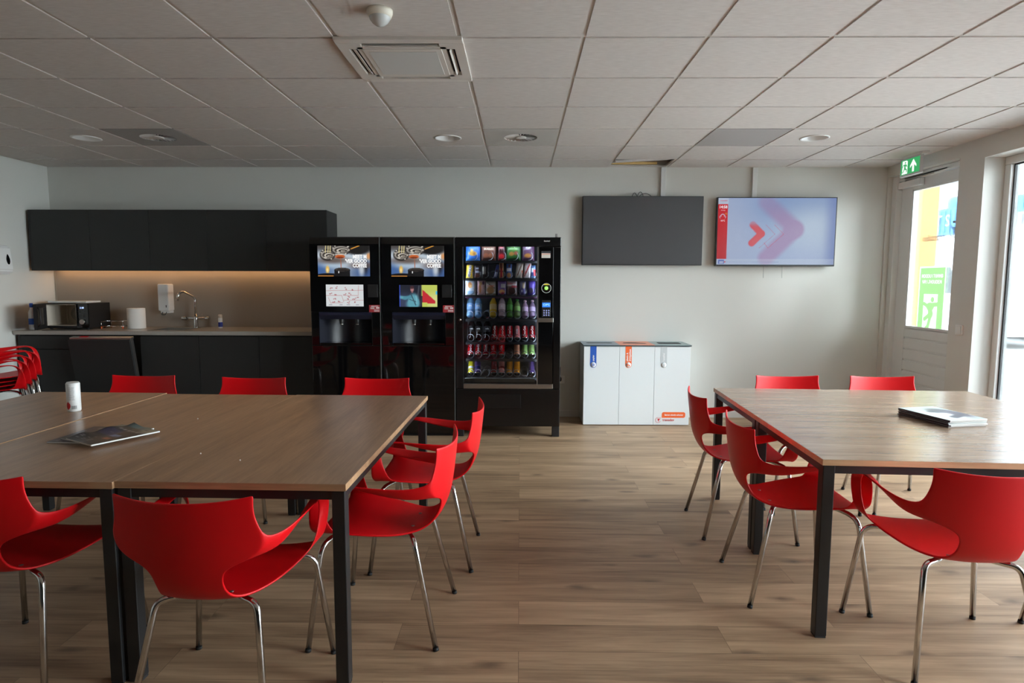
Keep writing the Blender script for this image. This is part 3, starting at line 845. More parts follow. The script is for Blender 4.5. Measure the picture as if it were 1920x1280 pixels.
magazine('violet magazine at the bottom left of the fan on the left table', -1.912, 2.712, TH + .0002, R(-2), mag_violet, group=GM)
magazine('olive magazine in the middle of the fan on left table, mostly covered', -1.843, 2.708, TH + .0062, R(-20), mag_olive, group=GM)
magazine('dark magazine lying on top of the fan on the left table', -1.783, 2.654, TH + .0124, R(-30), mag_dark, curl=1, th=.006, group=GM)
dsp = mat('dark_spine', S(40, 34, 46), .4)
lab6 = ['bottom magazine of the pile', 'second magazine from bottom of the pile', 'third magazine from bottom of the pile', 'third magazine from top of the pile', 'second magazine from top of the pile', 'top magazine of the pile, grey photo cover,']
for i in range(6):
    magazine(lab6[i] + ' on the right table', 2.14 + .004 * math.sin(i * 2.3), 3.125 + .005 * math.cos(i * 1.9), TH + .0002 + i * .0062, R(11 + 1.2 * math.sin(i * 1.7)), mag_grey, w=.215, h=.31, th=.0052, group='magazines piled on the right table', spine=dsp)
for i, (x, y) in enumerate(((-1.08, 2.33), (-1.28, 2.42), (-1.62, 3.05))):
    tag(MB().sphere((x, y, TH + .0025), .0028, u=8, v=6).build('paper_crumb', M['white_plastic']), ['tiny white crumb on aisle-end left table, nearest the viewer', 'tiny white crumb on aisle-end left table near its seam', 'tiny white crumb behind the fanned magazines'][i], 'crumb', 'white crumbs on the left table')
# ================================================================ KITCHEN
KX = [-4.904, -4.294, -3.696, -3.115, -2.525, -1.916]
GU = 'wall cabinets over the worktop'
UL = ['anthracite wall cabinet at the left end over the open microwave', 'anthracite wall cabinet second from left end, above the paper roll', 'middle anthracite wall cabinet above the soap dispenser', 'anthracite wall cabinet fourth from left end, above the spray can', 'anthracite wall cabinet at the right end beside the coffee machine']
for i in range(5):
    x0, x1 = KX[i], KX[i + 1]
    t = thing('wall_cabinet', UL[i], 'cabinet', ((x0 + x1) / 2, 6.37, 1.536), 0, GU)
    MB().box(x0 + .0005, x1 - .0005, 6.222, YB - .001, 1.562, 2.136).build('body', M['cab'], t)
    a = x0 + (.022 if i == 0 else .0026); b_ = x1 - (.0 if i == 4 else .0026)
    MB().box(a, b_, 6.20, 6.220, 1.536, 2.138, .0012).build('door', M['cab'], t)
    if i == 0: MB().box(x0, x0 + .019, 6.203, 6.222, 1.536, 2.138).build('filler_strip', M['cab'], t)
led = thing('led_strip', 'warm glowing LED strip under the wall cabinets', 'light', (-3.4, 6.5, 1.53))
MB().box(-4.88, -1.93, 6.455, 6.479, 1.556, 1.5615).build('profile', M['steel'], led)
MB().box(-4.87, -1.94, 6.458, 6.476, 1.552, 1.5562).build('diffuser', emit('led_warm', (1.0, .56, .26, 1), LED), led)
# splashback and worktop
tag(MB().box(-4.912, -1.95, YB - .016, YB - .001, .951, 1.5615).build('splashback', M['splash']), 'plain grey splashback between worktop and wall cabinets', 'splashback')
# worktop with a cut-out for the sink
wt = MB()
sx0, sx1, sy0, sy1 = -3.66, -3.33, 6.06, 6.38
wt.box(-4.93, sx0, 5.948, YB - .001, .912, .95, .002); wt.box(sx1, -1.95, 5.948, YB - .001, .912, .95, .002)
wt.box(sx0, sx1, 5.948, sy0, .912, .95); wt.box(sx0, sx1, sy1, YB - .001, .912, .95)
tag(wt.build('worktop', M['counter']), 'long grey worktop with square front edge over the base cabinets', 'worktop')
sk = MB()
sk.box(sx0 - .012, sx1 + .012, sy0 - .012, sy0 + .004, .9495, .953); sk.box(sx0 - .012, sx1 + .012, sy1 - .004, sy1 + .012, .9495, .953)
sk.box(sx0 - .012, sx0 + .004, sy0, sy1, .9495, .953); sk.box(sx1 - .004, sx1 + .012, sy0, sy1, .9495, .953)
s_ = thing('sink', 'small stainless sink let into the grey worktop below tap', 'sink', ((sx0 + sx1) / 2, (sy0 + sy1) / 2, .78))
sk.build('rim', M['steel'], s_)
bs = MB()
bs.box(sx0 + .001, sx0 + .004, sy0 + .001, sy1 - .001, .80, .95); bs.box(sx1 - .004, sx1 - .001, sy0 + .001, sy1 - .001, .80, .95)
bs.box(sx0 + .001, sx1 - .001, sy0 + .001, sy0 + .004, .80, .95); bs.box(sx0 + .001, sx1 - .001, sy1 - .004, sy1 - .001, .80, .95)
bs.box(sx0 + .001, sx1 - .001, sy0 + .001, sy1 - .001, .795, .80); bs.build('bowl', M['steel'], s_)
# base cabinets
GB = 'base cabinets under the worktop'
def base(x0, x1, lab, drawer=False):
    t = thing('base_cabinet', lab, 'cabinet', ((x0 + x1) / 2, 6.25, 0), 0, GB)
    MB().box(x0 + .001, x1 - .001, 5.992, YB - .013, .10, .78).box(x0 + .001, x1 - .001, 5.992, 6.04, .78, .9105).build('body', M['cab_gap'], t)
    MB().box(x0 + .001, x1 - .001, 6.03, 6.045, 0, .10).build('plinth', M['cab_gap'], t)
    a = x0 + (.03 if drawer else .0026)
    if drawer:
        MB().box(x0, x0 + .027, 5.972, 5.992, .10, .905).build('filler_strip', M['cab'], t)
        MB().box(a, x1 - .0026, 5.97, 5.99, .772, .898, .001).build('drawer', M['cab'], t)
        MB().box(a, x1 - .0026, 5.97, 5.99, .105, .766, .001).build('door', M['cab'], t)
    else:
        MB().box(a, x1 - .0026, 5.97, 5.99, .105, .898, .001).build('door', M['cab'], t)
base(-4.905, -4.322, 'anthracite base cabinet with drawer over door at the left end', True)
base(-3.70, -3.126, 'anthracite base cabinet under the sink, right of the dishwasher')
base(-3.126, -2.537, 'anthracite base cabinet under the spray can')
base(-2.537, -1.955, 'anthracite base cabinet next to the coffee machine')
# dishwasher with its tilted front
dw = thing('dishwasher', 'built-in dishwasher with its anthracite front tipped open', 'dishwasher', (-4.01, 6.25, 0))
MB().box(-4.318, -3.704, 6.03, YB - .013, .10, .9105).build('tub', M['cab_gap'], dw)
MB().box(-4.31, -3.71, 6.05, 6.5, 0, .10).build('plinth', M['cab_gap'], dw)
tilt = Matrix.Translation((-4.01, 5.985, .12)) @ Euler((R(10.5), 0, 0)).to_matrix().to_4x4()
dr = MB(); dr.xbox(tilt @ Matrix.Translation((0, -.012, .385)), .592, .019, .77, .001); dr = dr.build('door', M['cab'], dw)
mb = MB(); mb.xbox(tilt @ Matrix.Translation((0, .022, .385)), .588, .045, .76); mb.build('inner_door', M['steel'], dr)
mb = MB(); mb.xbox(tilt @ Matrix.Translation((0, .03, .776)), .588, .058, .022, .003); ctl = mb.build('control_strip', M['steel'], dr)
mb = MB(); mb.xbox(tilt @ Matrix.Translation((-.17, .03, .789)), .075, .03, .003); mb.build('red_label', M['red_txt'], ctl)

# microwave with open door --------------------------------------
WZ = .95
mw_ = thing('microwave', 'black microwave standing open on the worktop by left wall', 'microwave', (-4.50, 6.3, WZ))
x0, x1, y0, y1, z0, z1 = -4.735, -4.285, 6.105, 6.43, WZ + .016, WZ + .262
MB().box(x0, x1, y0, y1, z1 - .01, z1).box(x0, x1, y0, y1, z0, z0 + .02).box(x0, x0 + .02, y0, y1, z0 + .02, z1 - .01).box(x1 - .125, x1, y0 + .004, y1, z0 + .02, z1 - .01).box(x0, x1, y1 - .01, y1, z0, z1).build('casing', M['black_matt'], mw_)
cv = MB()
ca, cb, cc, cd = x0 + .022, x1 - .127, z0 + .022, z1 - .012
t_ = .003
cv.box(ca, ca + t_, y0 + .002, y1 - .03, cc, cd); cv.box(cb - t_, cb, y0 + .002, y1 - .03, cc, cd); cv.box(ca, cb, y0 + .002, y1 - .03, cc, cc + t_); cv.box(ca, cb, y0 + .002, y1 - .03, cd - t_, cd); cv.box(ca, cb, y1 - .033, y1 - .03, cc, cd)
cv.box(ca + .004, ca + .014, y1 - .05, y1 - .033, cc, cd)
cv = cv.build('cavity', mat('cavity_steel', S(226, 216, 200), .3, metal=.2), mw_)
Mf = Matrix.Translation((ca + .115, y1 - .034, (cc + cd) / 2)) @ Euler((R(90), 0, 0)).to_matrix().to_4x4()
MB().lathe([(.020, .004), (.034, .004), (.038, .012), (.044, .012), (.048, .003), (.056, .003), (.060, .012), (.068, .012), (.070, 0)], n=32, M=Mf).build('fan_grille', mat('fan_steel', S(150, 144, 134), .35, metal=.7), cv)
pn = MB().box(x1 - .122, x1 - .002, y0 - .004, y0 + .004, z0 + .002, z1 - .002, .002).build('control_panel', M['black_gloss'], mw_)
text('2:38', .024, emit('clock_blue', (.45, .6, 1, 1), 2.0), pn, (x1 - .062 - pn.parent.location.x, y0 - .0052 - 6.3, z1 - .045 - WZ), name='clock')
Mk = Matrix.Translation((x1 - .062, y0 - .004, z0 + .062)) @ Euler((R(90), 0, 0)).to_matrix().to_4x4()
MB().lathe([(.026, 0), (.026, .012), (.022, .014)], n=28, M=Mk).build('dial', M['steel'], pn)
kb = MB()
for i in range(2):
    for j in range(4): kb.box(x1 - .10 + i * .045, x1 - .072 + i * .045, y0 - .0055, y0 - .004, z0 + .105 + j * .018, z0 + .115 + j * .018)
kb.build('buttons', mat('button_grey', S(52, 52, 56), .5), pn)
for x in (x0 + .04, x1 - .04):
    for y in (y0 + .04, y1 - .04): MB().lathe([(.012, 0), (.012, .017)], (x, y, WZ), 12).build('foot', M['rubber'], mw_)
# open door, hinged at the left front edge, swung towards the room
ang = R(205)
Md = Matrix.Translation((x0 + .004, y0 - .004, z0)) @ Euler((0, 0, R(-67))).to_matrix().to_4x4()
dd = MB(); H_ = z1 - z0; Wd = .315
for (a, b_, c_, e_) in ((0, .045, 0, H_), (Wd - .045, Wd, 0, H_), (.045, Wd - .045, 0, .04), (.045, Wd - .045, H_ - .04, H_)):
    dd.xbox(Md @ Matrix.Translation(((a + b_) / 2, .012, (c_ + e_) / 2)), b_ - a, .024, e_ - c_)
dm = dd.build('door', M['black_matt'], mw_)
dd = MB(); dd.xbox(Md @ Matrix.Translation((Wd / 2, .012, H_ / 2)), Wd - .09, .008, H_ - .08); dd.build('door_window', mat('mesh_window', S(70, 66, 62), .12, metal=.4), dm)
dd = MB(); dd.tube([Md @ Vector((Wd - .02, .028, .03)), Md @ Vector((Wd - .02, .05, .06)), Md @ Vector((Wd - .02, .05, H_ - .06)), Md @ Vector((Wd - .02, .028, H_ - .03))], .006, 8); dd.build('handle', M['black_matt'], dm)
tag(MB().box(-4.76, -4.37, 6.2, 6.42, z1 + .001, z1 + .018, .003).build('tray', M['white_plastic']), 'flat white tray lying on top of the microwave', 'tray')
bt = thing('cleaning_bottle', 'tall white bottle with blue cap behind the microwave door', 'bottle', (-4.868, 6.12, WZ))
MB().lathe([(.026, 0), (.03, .01), (.03, .17), (.014, .205), (.014, .22)], (-4.868, 6.12, WZ), 20).build('body', M['white_plastic'], bt)
MB().lathe([(.016, .22), (.017, .25), (.012, .262)], (-4.868, 6.12, WZ), 20).build('cap', M['blue_print'], bt)
MB().lathe([(.0305, .05), (.0305, .11)], (-4.868, 6.12, WZ), 20, cap=False).build('label', M['blue_print'], bt)
# glass jug stand / wire tray with red feet
rk = thing('wire_rack', 'small wire rack with orange feet beside the paper roll', 'rack', (-4.17, 6.34, WZ))
wr_ = MB()
for z in (.022, .074): wr_.tube([(-4.27, 6.26, WZ + z), (-4.05, 6.26, WZ + z), (-4.05, 6.42, WZ + z), (-4.27, 6.42, WZ + z)], .003, 6, closed=True)
for (x, y) in ((-4.27, 6.26), (-4.05, 6.26), (-4.05, 6.42), (-4.27, 6.42)): wr_.tube([(x, y, WZ + .012), (x, y, WZ + .076)], .003, 6)
for i in range(5): wr_.tube([(-4.235 + i * .037, 6.26, WZ + .022), (-4.235 + i * .037, 6.42, WZ + .022)], .002, 6)
wr_.build('wire_frame', M['chrome'], rk)
for (x, y) in ((-4.27, 6.26), (-4.05, 6.26), (-4.05, 6.42), (-4.27, 6.42)): MB().lathe([(.006, 0), (.006, .02)], (x, y, WZ), 10).build('foot', M['orange_print'], rk)
pr = thing('paper_roll', 'thick white paper towel roll standing on the worktop', 'paper roll', (-3.93, 6.30, WZ))
MB().lathe([(.02, .001), (.082, .001), (.083, .006), (.083, .204), (.08, .208), (.02, .208), (.02, .001)], (-3.93, 6.30, WZ), 40, cap=False).build('roll', mat('tissue', S(232, 228, 222), .9, var=.01, bump=.1), pr)
MB().lathe([(.0195, .002), (.0195, .2075), (.0165, .2075), (.0165, .002), (.0195, .002)], (-3.93, 6.30, WZ), 24, cap=False).build('core', mat('cardboard', S(170, 136, 96), .8), pr)
# soap dispenser on the splashback
YS = YB - .016
so = thing('soap_dispenser', 'tall white soap dispenser fixed to the splashback left of tap', 'soap dispenser', (-3.715, YS, 1.1))
bx = lambda x0, x1, z0, z1: None
MB().box(-3.775, -3.66, YS - .11, YS, 1.125, 1.405, .012).build('housing', M['white_plastic'], so)
MB().box(-3.765, -3.67, YS - .085, YS, 1.10, 1.126, .006).build('base', M['white_plastic'], so)
MB().tube(bend([(-3.735, YS - .095, 1.112), (-3.735, YS - .12, 1.085), (-3.695, YS - .12, 1.085), (-3.695, YS - .095, 1.112)], .012), .004, 8).build('push_lever', M['dark_txt'], so)
MB().box(-3.692, -3.684, YS - .1115, YS - .1095, 1.16, 1.185).build('sight_window', M['dark_txt'], so)
# mixer tap
tp = thing('mixer_tap', 'chrome swan-neck mixer tap behind the small sink', 'tap', (-3.385, 6.43, WZ))
MB().lathe([(.03, 0), (.03, .006), (.022, .012), (.021, .1), (.018, .13)], (-3.385, 6.43, WZ), 24).build('base', M['chrome'], tp)
MB().tube(bend([(-3.385, 6.43, WZ + .12), (-3.385, 6.43, WZ + .315), (-3.45, 6.33, WZ + .378), (-3.478, 6.29, WZ + .36), (-3.486, 6.275, WZ + .285)], .035), .0125, 14).build('spout', M['chrome'], tp)
MB().tube([(-3.505, 6.43, WZ + .098), (-3.27, 6.43, WZ + .098)], .014, 12).build('valve_body', M['chrome'], tp)
for x in (-3.508, -3.264): 
    MB().lathe([(.018, -.022), (.02, -.018), (.02, .018), (.018, .022)], n=18, M=Matrix.Translation((x, 6.43, WZ + .098)) @ Euler((0, R(90), 0)).to_matrix().to_4x4()).build('handle', M['chrome'], tp)
MB().tube([(-3.31, 6.43, WZ + .108), (-3.315, 6.42, WZ + .15)], .004, 8).build('lever_pin', M['chrome'], tp)
sp_ = thing('spray_can', 'small white and blue bottle standing alone on the worktop', 'bottle', (-3.105, 6.38, WZ))
MB().lathe([(.019, 0), (.021, .004), (.021, .075), (.021, .1), (.019, .108)], (-3.105, 6.38, WZ), 24).build('body', M['white_plastic'], sp_)
MB().lathe([(.0214, .014), (.0214, .062)], (-3.105, 6.38, WZ), 24, cap=False).build('label', mat('deep_blue_label', S(28, 54, 150), .4), sp_)
MB().lathe([(.02, .108), (.0195, .138), (.016, .141)], (-3.105, 6.38, WZ), 24).build('cap', mat('cream_cap', S(224, 212, 196), .4), sp_)
# paper towel dispenser on the left wall
pd = thing('towel_dispenser', 'white hand towel dispenser with dark drop window on the left wall', 'towel dispenser', (XL, 5.75, 1.5))
mb = MB(); mb.prism([(XL, 1.50), (XL + .10, 1.49), (XL + .135, 1.53), (XL + .115, 1.75), (XL + .09, 1.765), (XL, 1.77)], 'y', 5.57, 5.87)
bmesh.ops.bevel(mb.bm, geom=mb.bm.edges[:], offset=.012, segments=3, affect='EDGES'); mb.build('housing', M['white_plastic'], pd)
drp = [(5.815 + .02 * math.sin(a) * (1 - .45 * max(0, math.cos(a))), 1.633 + .048 * math.cos(a)) for a in [2 * math.pi * i / 24 for i in range(24)]]
mb = MB(); mb.prism(drp, 'x', 0, .004); bmesh.ops.transform(mb.bm, matrix=Matrix.Translation((XL + .1252, 0, 1.633)) @ Euler((0, R(-5.2), 0)).to_matrix().to_4x4() @ Matrix.Translation((0, 0, -1.633)), verts=mb.bm.verts[:]); mb.build('drop_window', M['black_gloss'], pd)

# ================================================================ COFFEE MACHINES
def ad_pic(u, v):
    c = flat(u, (150, 162, 174)); c = mixc(c, (70, 64, 62), sm(.70, .98, v) * .9)
    for (col_, x, y, rx, ry) in (((196, 210, 222), .6, .52, .34, .26), ((214, 224, 232), .1, .6, .18, .16), ((60, 96, 156), .0, .12, .28, .34), ((54, 84, 140), .97, .1, .3, .34), ((176, 196, 214), .28, .40, .2, .12), ((96, 80, 72), .3, .52, .3, .1), ((226, 150, 84), .99, .66, .05, .1), ((120, 92, 76), .84, .36, .2, .1), ((30, 30, 36), .9, .30, .06, .2), ((206, 214, 220), .84, .22, .05, .2)):
        c = mixc(c, col_, ell(u, v, x, y, rx, ry, .8) * .9)
    c = mixc(c, (26, 24, 24), ell(u, v, .76, .93, .26, .22, .25)); c = mixc(c, (226, 156, 60), seg(u, v, .60, .87, .80, 1.0, .016, 1.75, .5))
    for (x, y, rx, ry) in ((.19, .70, .15, .19), (.45, .86, .19, .17)):
        c = mixc(c, (40, 36, 34), ell(u, v, x, y, rx, ry, .12))
        for k, (cc, f, g_) in enumerate((((176, 170, 162), .84, .72), ((52, 46, 42), .72, .56), ((214, 206, 192), .58, .40), ((44, 40, 38), .44, .28), ((150, 140, 128), .24, .14))): c = mixc(c, cc, ell(u, v, x + .012 * k, y - .008 * k, rx * f, ry * g_, .15))
        for i in range(9): c = mixc(c, (236, 228, 214), ell(u, v, x + rx * .8 * math.cos(i * 2.4), y + ry * .75 * math.sin(i * 1.7), .014, .016, .5))
    for x in (.15, .20, .24): c = mixc(c, (224, 208, 150), seg(u, v, x, .78, x + .008, 1.0, .014, 1.75, .5))
    c = mixc(c, (204, 100, 48), ell(u, v, .43, .645, .095, .062, .2)); c = mixc(c, (120, 52, 30), ell(u, v, .43, .615, .07, .03, .3)); c = mixc(c, (232, 226, 214), seg(u, v, .34, .725, .54, .715, .012, 1.75, .5))
    c = mixc(c, (178, 96, 50), seg(u, v, .442, .60, .447, .28, .009, 1.75)); c = mixc(c, (240, 190, 90), ell(u, v, .185, .22, .035, .12, .5)); c = mixc(c, (250, 226, 160), ell(u, v, .183, .2, .016, .06, .5))
    c = mixc(c, (20, 19, 21), np.clip(rect(u, v, .315, 0, .62, .2) + ell(u, v, .467, .2, .154, .085, .06), 0, 1)); c = mixc(c, (92, 84, 78), ell(u, v, .467, .212, .13, .05, .1)); c = mixc(c, (38, 32, 30), ell(u, v, .467, .205, .118, .04, .1))
    c = mixc(c, (20, 18, 20), ell(u, v, .2, .035, .22, .065, .2)); c = mixc(c, (236, 236, 236), rect(u, v, .392, .1, .404, .165)); c = mixc(c, (226, 150, 70), rect(u, v, 0, 0, .3, .02))
    return c
def menu_pic(u, v):
    c = flat(u, (214, 218, 220))
    for (x0, y0, x1, y1) in ((0, .72, 1, .74), (0, .5, .42, .5), (.46, .28, 1, .28), (.5, .5, .86, .5), (.06, .4, .12, .15), (.86, .5, .87, .95), (.12, .15, .45, .17), (.42, .5, .47, .2)):
        c = mixc(c, (188, 120, 120), seg(u, v, x0, y0, x1, y1, .008, 1.7))
    r2 = np.random.default_rng(5)
    for (x, y) in ((.14, .84), (.28, .86), (.54, .82), (.72, .76), (.14, .58), (.27, .54), (.5, .56), (.66, .6), (.6, .46), (.8, .4), (.22, .34), (.58, .34), (.74, .36), (.2, .22), (.36, .22), (.62, .18), (.78, .2)):
        for _ in range(3):
            a, b_ = r2.normal(0, .025, 2); c = mixc(c, (160, 70, 76), ell(u, v, x + a, y + b_, .015, .022, .5) * .75)
    for x in (.12, .4, .6, .84): c = mixc(c, (150, 150, 160), rect(u, v, x - .05, .055, x + .04, .085))
    return c
def photo_pic(u, v):
    c = flat(u, (32, 34, 46)); c = mixc(c, (192, 204, 96), sm(.0, .05, u - .56 - .12 * (1 - v) * (v < .5)))
    c = mixc(c, (210, 216, 140), ell(u, v, .95, .3, .25, .3, .8))
    wedge = ((u > .60) & (v < .78 - (u - .62) * 1.55) & (v > .15 + (.9 - u) * .0) & (u < .95)).astype(float) * sm(.6, .62, u)
    c = mixc(c, (196, 44, 54), wedge); c = mixc(c, (192, 204, 96), rect(u, v, .6, 0, .74, .2) * (v < .32 - (u - .6)).astype(float))
    J = (96, 160, 176)
    c = mixc(c, (58, 66, 92), ell(u, v, .1, .2, .3, .4, .8)); c = mixc(c, (70, 74, 84), seg(u, v, .46, .1, .52, .95, .03, 1.7, .8))
    c = mixc(c, J, np.clip(ell(u, v, .38, .30, .13, .30, .4) + ell(u, v, .36, .12, .17, .26, .4), 0, 1)); c = mixc(c, J, seg(u, v, .03, .44, .16, .40, .07, 1.7, .6)); c = mixc(c, (78, 138, 156), seg(u, v, .14, .40, .30, .46, .075, 1.7, .6))
    c = mixc(c, (52, 74, 88), seg(u, v, .30, .62, .43, .08, .02, 1.7, .8)); c = mixc(c, (56, 78, 92), seg(u, v, .27, .34, .46, .22, .016, 1.7, .8)); c = mixc(c, (130, 190, 204), seg(u, v, .44, .5, .46, .15, .02, 1.7, .9))
    c = mixc(c, (176, 122, 124), ell(u, v, .338, .79, .045, .10, .4)); c = mixc(c, (70, 44, 48), ell(u, v, .335, .89, .05, .07, .5)); c = mixc(c, (150, 100, 104), rect(u, v, .32, .64, .36, .72) * .8); c = mixc(c, (60, 90, 220), rect(u, v, 0, 0, .02, 1) * .7)
    c = mixc(c, (80, 190, 230), rect(u, v, .96, .56, 1, .72)); return c
SCRN = attr_mat('lit_screen', SCREEN, .25)
niche_m = mat('navy_plastic', S(27, 29, 38), .32, var=.02); visor_m = mat('navy_visor', S(26, 29, 46), .3)
trim_m = mat('silver_trim', S(120, 122, 124), .35, metal=.7)
def coffee(x0, x1, lab, pic2, ad, ts, ni, stx):
    Y0 = 5.645; xc = (x0 + x1) / 2
    t = thing('coffee_machine', lab, 'coffee machine', (xc, 6.05, 0), 0, 'black coffee machines')
    a, b_ = ni[0], ni[1]; zb, zt = .852, 1.158
    cb = MB()
    cb.box(x0 + .002, x1 - .002, 5.93, 6.42, .03, 1.838); cb.box(x0 + .002, x1 - .002, 5.668, 5.93, zt, 1.838); cb.box(x0 + .002, x1 - .002, 5.668, 5.93, .03, zb)
    cb.box(x0 + .002, a, 5.668, 5.93, zb, zt); cb.box(b_, x1 - .002, 5.668, 5.93, zb, zt)
    cb.build('cabinet', M['black_matt'], t)
    MB().box(x0 + .02, x1 - .02, 5.70, 6.40, 0, .03).build('plinth', M['black_matt'], t)
    ud = MB().prism([(Y0, zt + .002), (Y0, 1.772)] + [(Y0 + .004 * (k / 8) + .024 * (k / 8) ** 3, 1.772 + .064 * k / 8) for k in range(1, 9)] + [(5.672, 1.836), (5.672, zt + .002)], 'x', x0 + .006, x1 - .012).build('upper_door', M['black_gloss'], t)
    for p_ in ud.data.polygons: p_.use_smooth = abs(p_.normal.x) < .5 and p_.normal.y < -.1
    ld = MB(); ld.box(x0 + .006, x1 - .012, Y0, 5.666, .035, zb - .002, .005); ld.box(x0 + .006, a - .002, Y0, 5.666, zb, zt, .003); ld.box(b_ + .002, x1 - .012, Y0, 5.666, zb, zt, .003)
    ld.build('lower_door', M['black_gloss'], t)
    MB().box(x1 - .009, x1 - .002, Y0 - .002, 5.668, .03, 1.838).build('edge_trim', trim_m, t)
    s1 = picture('advert_screen', t, ad[1] - ad[0], ad[3] - ad[2], ad_pic, 130, 74, ((ad[0] + ad[1]) / 2 - xc, Y0 - .0012 - 6.05, (ad[2] + ad[3]) / 2), m=SCRN)
    for s, zz, sz in (('MEET M', .175, .046), ("'VER GOOD", .135, .046), ('COFFEE', .095, .046)):
        text(s, sz, emit('caption_white', (1, 1, 1, 1), SCREEN * .8), s1, ((ad[1] - ad[0]) / 2 - .028, -.0012, zz - .137 + .0), align='RIGHT', bold=.0022, sx=.8)
    picture('touch_screen', t, ts[1] - ts[0], ts[3] - ts[2], pic2, 110, 64, ((ts[0] + ts[1]) / 2 - xc, Y0 - .0012 - 6.05, (ts[2] + ts[3]) / 2), m=SCRN)
    st = MB().box(stx, stx + .102, Y0 - .0016, Y0 - .0002, 1.156, 1.222).build('red_sticker', mat('sticker_red', S(158, 40, 48), .5), t)
    k = MB(); k.box(stx + .064, stx + .094, Y0 - .0026, Y0 - .0016, 1.19, 1.202); k.box(stx + .02, stx + .085, Y0 - .0026, Y0 - .0016, 1.209, 1.214)
    for i in range(3): k.box(stx + .046, stx + .094, Y0 - .0026, Y0 - .0016, 1.163 + i * .007, 1.166 + i * .007)
    for i in range(3): k.box(stx + .012, stx + .05, Y0 - .0026, Y0 - .0016, 1.186 + i * .007, 1.189 + i * .007)
    k.build('small_print', M['white_txt'], st)
    cr_ = MB().box(stx - .008, stx + .082, Y0 - .008, Y0 - .0002, 1.292, 1.408, .003).build('card_reader', M['black_matt'], t)
    # dispensing niche: curved liner, sloping visor, two spouts and a drip grid
    N = 12; ln = MB(); y_in = 5.90
    top = [(a + (b_ - a) * i / N, Y0 + .012 + (y_in - Y0 - .02) * math.sin(math.pi * i / N) ** .5 if 0 < i < N else Y0 + .012) for i in range(N + 1)]
    V0 = [ln.bm.verts.new((p[0], p[1], zb)) for p in top]; V1 = [ln.bm.verts.new((p[0], p[1], zt)) for p in top]
    for i in range(N): f = ln.bm.faces.new((V0[i], V0[i + 1], V1[i + 1], V1[i])); f.smooth = True
    ln.build('niche_liner', niche_m, t)
    MB().prism([(Y0 - .004, zt - .002), (Y0 - .004, zt - .03), (Y0 + .03, zt - .068), (5.80, zt - .068), (5.80, zt - .002)], 'x', a + .003, b_ - .003).build('visor', visor_m, t)
    for fx in (.40, .70):
        x = a + (b_ - a) * fx
        sp0 = MB().lathe([(.014, 0), (.017, .006), (.02, .03), (.02, .05)], (x, Y0 + .05, zt - .112), 18).build('spout', M['black_matt'], t)
        MB().lathe([(.0135, 0), (.0145, .012)], (x, Y0 + .05, zt - .121), 18).build('nozzle', M['steel'], sp0)
    MB().box(a + .004, b_ - .004, Y0 + .006, 5.82, zb + .001, zb + .022, .004).build('drip_tray', M['black_gloss'], t)
    tb = MB()
    N = 10; pts = [(xc - .09 + .18 * i / N + .05, Y0 + .012 + .05, zb + .10 + .004 * math.sin(i)) for i in range(N + 1)]
    return t
coffee(-1.915, -1.268, 'black coffee machine on the left with a white menu on its touch screen', menu_pic, (-1.835, -1.361, 1.482, 1.757), (-1.767, -1.425, 1.209, 1.407), (-1.838, -1.354), -1.376)
coffee(-1.266, -.590, 'black coffee machine on the right with a person photo on its touch screen', photo_pic, (-1.167, -.687, 1.482, 1.757), (-1.097, -.752, 1.207, 1.405), (-1.167, -.682), -.701)

# ================================================================ SNACK MACHINE
vm = thing('snack_machine', 'black glass-fronted snack and drinks vending machine beside coffee machines', 'vending machine', (-.108, 6.0, 0))
vx0, vx1, vy = -.588, .374, 5.645
gx0, gx1, gz0_, gz1_ = -.516, .158, .500, 1.752
cab = MB()
cab.box(vx0 + .002, vx1 - .002, 6.36, 6.40, .10, 1.84); cab.box(vx0 + .002, vx0 + .045, 5.70, 6.36, .10, 1.84); cab.box(gx1 + .03, vx1 - .002, 5.70, 6.36, .10, 1.84)
cab.box(vx0 + .045, gx1 + .03, 5.70, 6.36, 1.79, 1.84); cab.box(vx0 + .045, gx1 + .03, 5.70, 6.36, .10, .455)
cab.build('cabinet', M['black_matt'], vm)
MB().box(vx0 + .046, gx1 + .029, 6.335, 6.358, .456, 1.789).box(vx0 + .046, vx0 + .05, 5.72, 6.335, .456, 1.789).box(gx1 + .024, gx1 + .029, 5.72, 6.335, .456, 1.789).build('liner', mat('grey_liner', S(96, 98, 100), .5), vm)
dr = MB()
dr.box(vx0 + .003, vx1 - .003, vy, 5.695, gz1_, 1.836, .006); dr.box(vx0 + .003, gx0, vy, 5.695, .456, gz1_, .004); dr.box(.306, vx1 - .003, vy, 5.695, .456, gz1_, .004); dr.box(vx0 + .003, vx1 - .003, vy, 5.695, .102, .454, .005)
dr.build('door', M['black_gloss'] if False else mat('satin_black', S(13, 13, 14), .16, var=.03, scale=6, bump=.05), vm)
MB().box(gx1 + .010, .304, vy + .006, 5.695, .498, gz1_ - .002, .003).build('service_panel', M['black_gloss'], vm)
MB().box(gx1 - .001, gx1 + .008, vy - .001, 5.69, .498, gz1_ - .002).build('chrome_strip', M['steel'], vm)
MB().box(gx0, gx1, vy + .012, vy + .018, gz0_, gz1_).build('glass_front', M['vglass'], vm)
MB().box(gx0, .306, vy - .002, 5.69, .457, .498, .003).build('steel_sill', M['steel'], vm)
ht = MB().box(-.372, .013, vy - .003, vy + .002, .271, .406, .004).build('delivery_flap', mat('satin_black_flap', S(16, 16, 17), .25), vm)
for (x, y) in ((vx0 + .035, 5.70), (vx1 - .037, 5.70), (vx0 + .035, 6.33), (vx1 - .037, 6.33)): MB().box(x - .034, x + .034, y - .03, y + .03, 0, .101, .004).build('leg', M['black_matt'], vm)
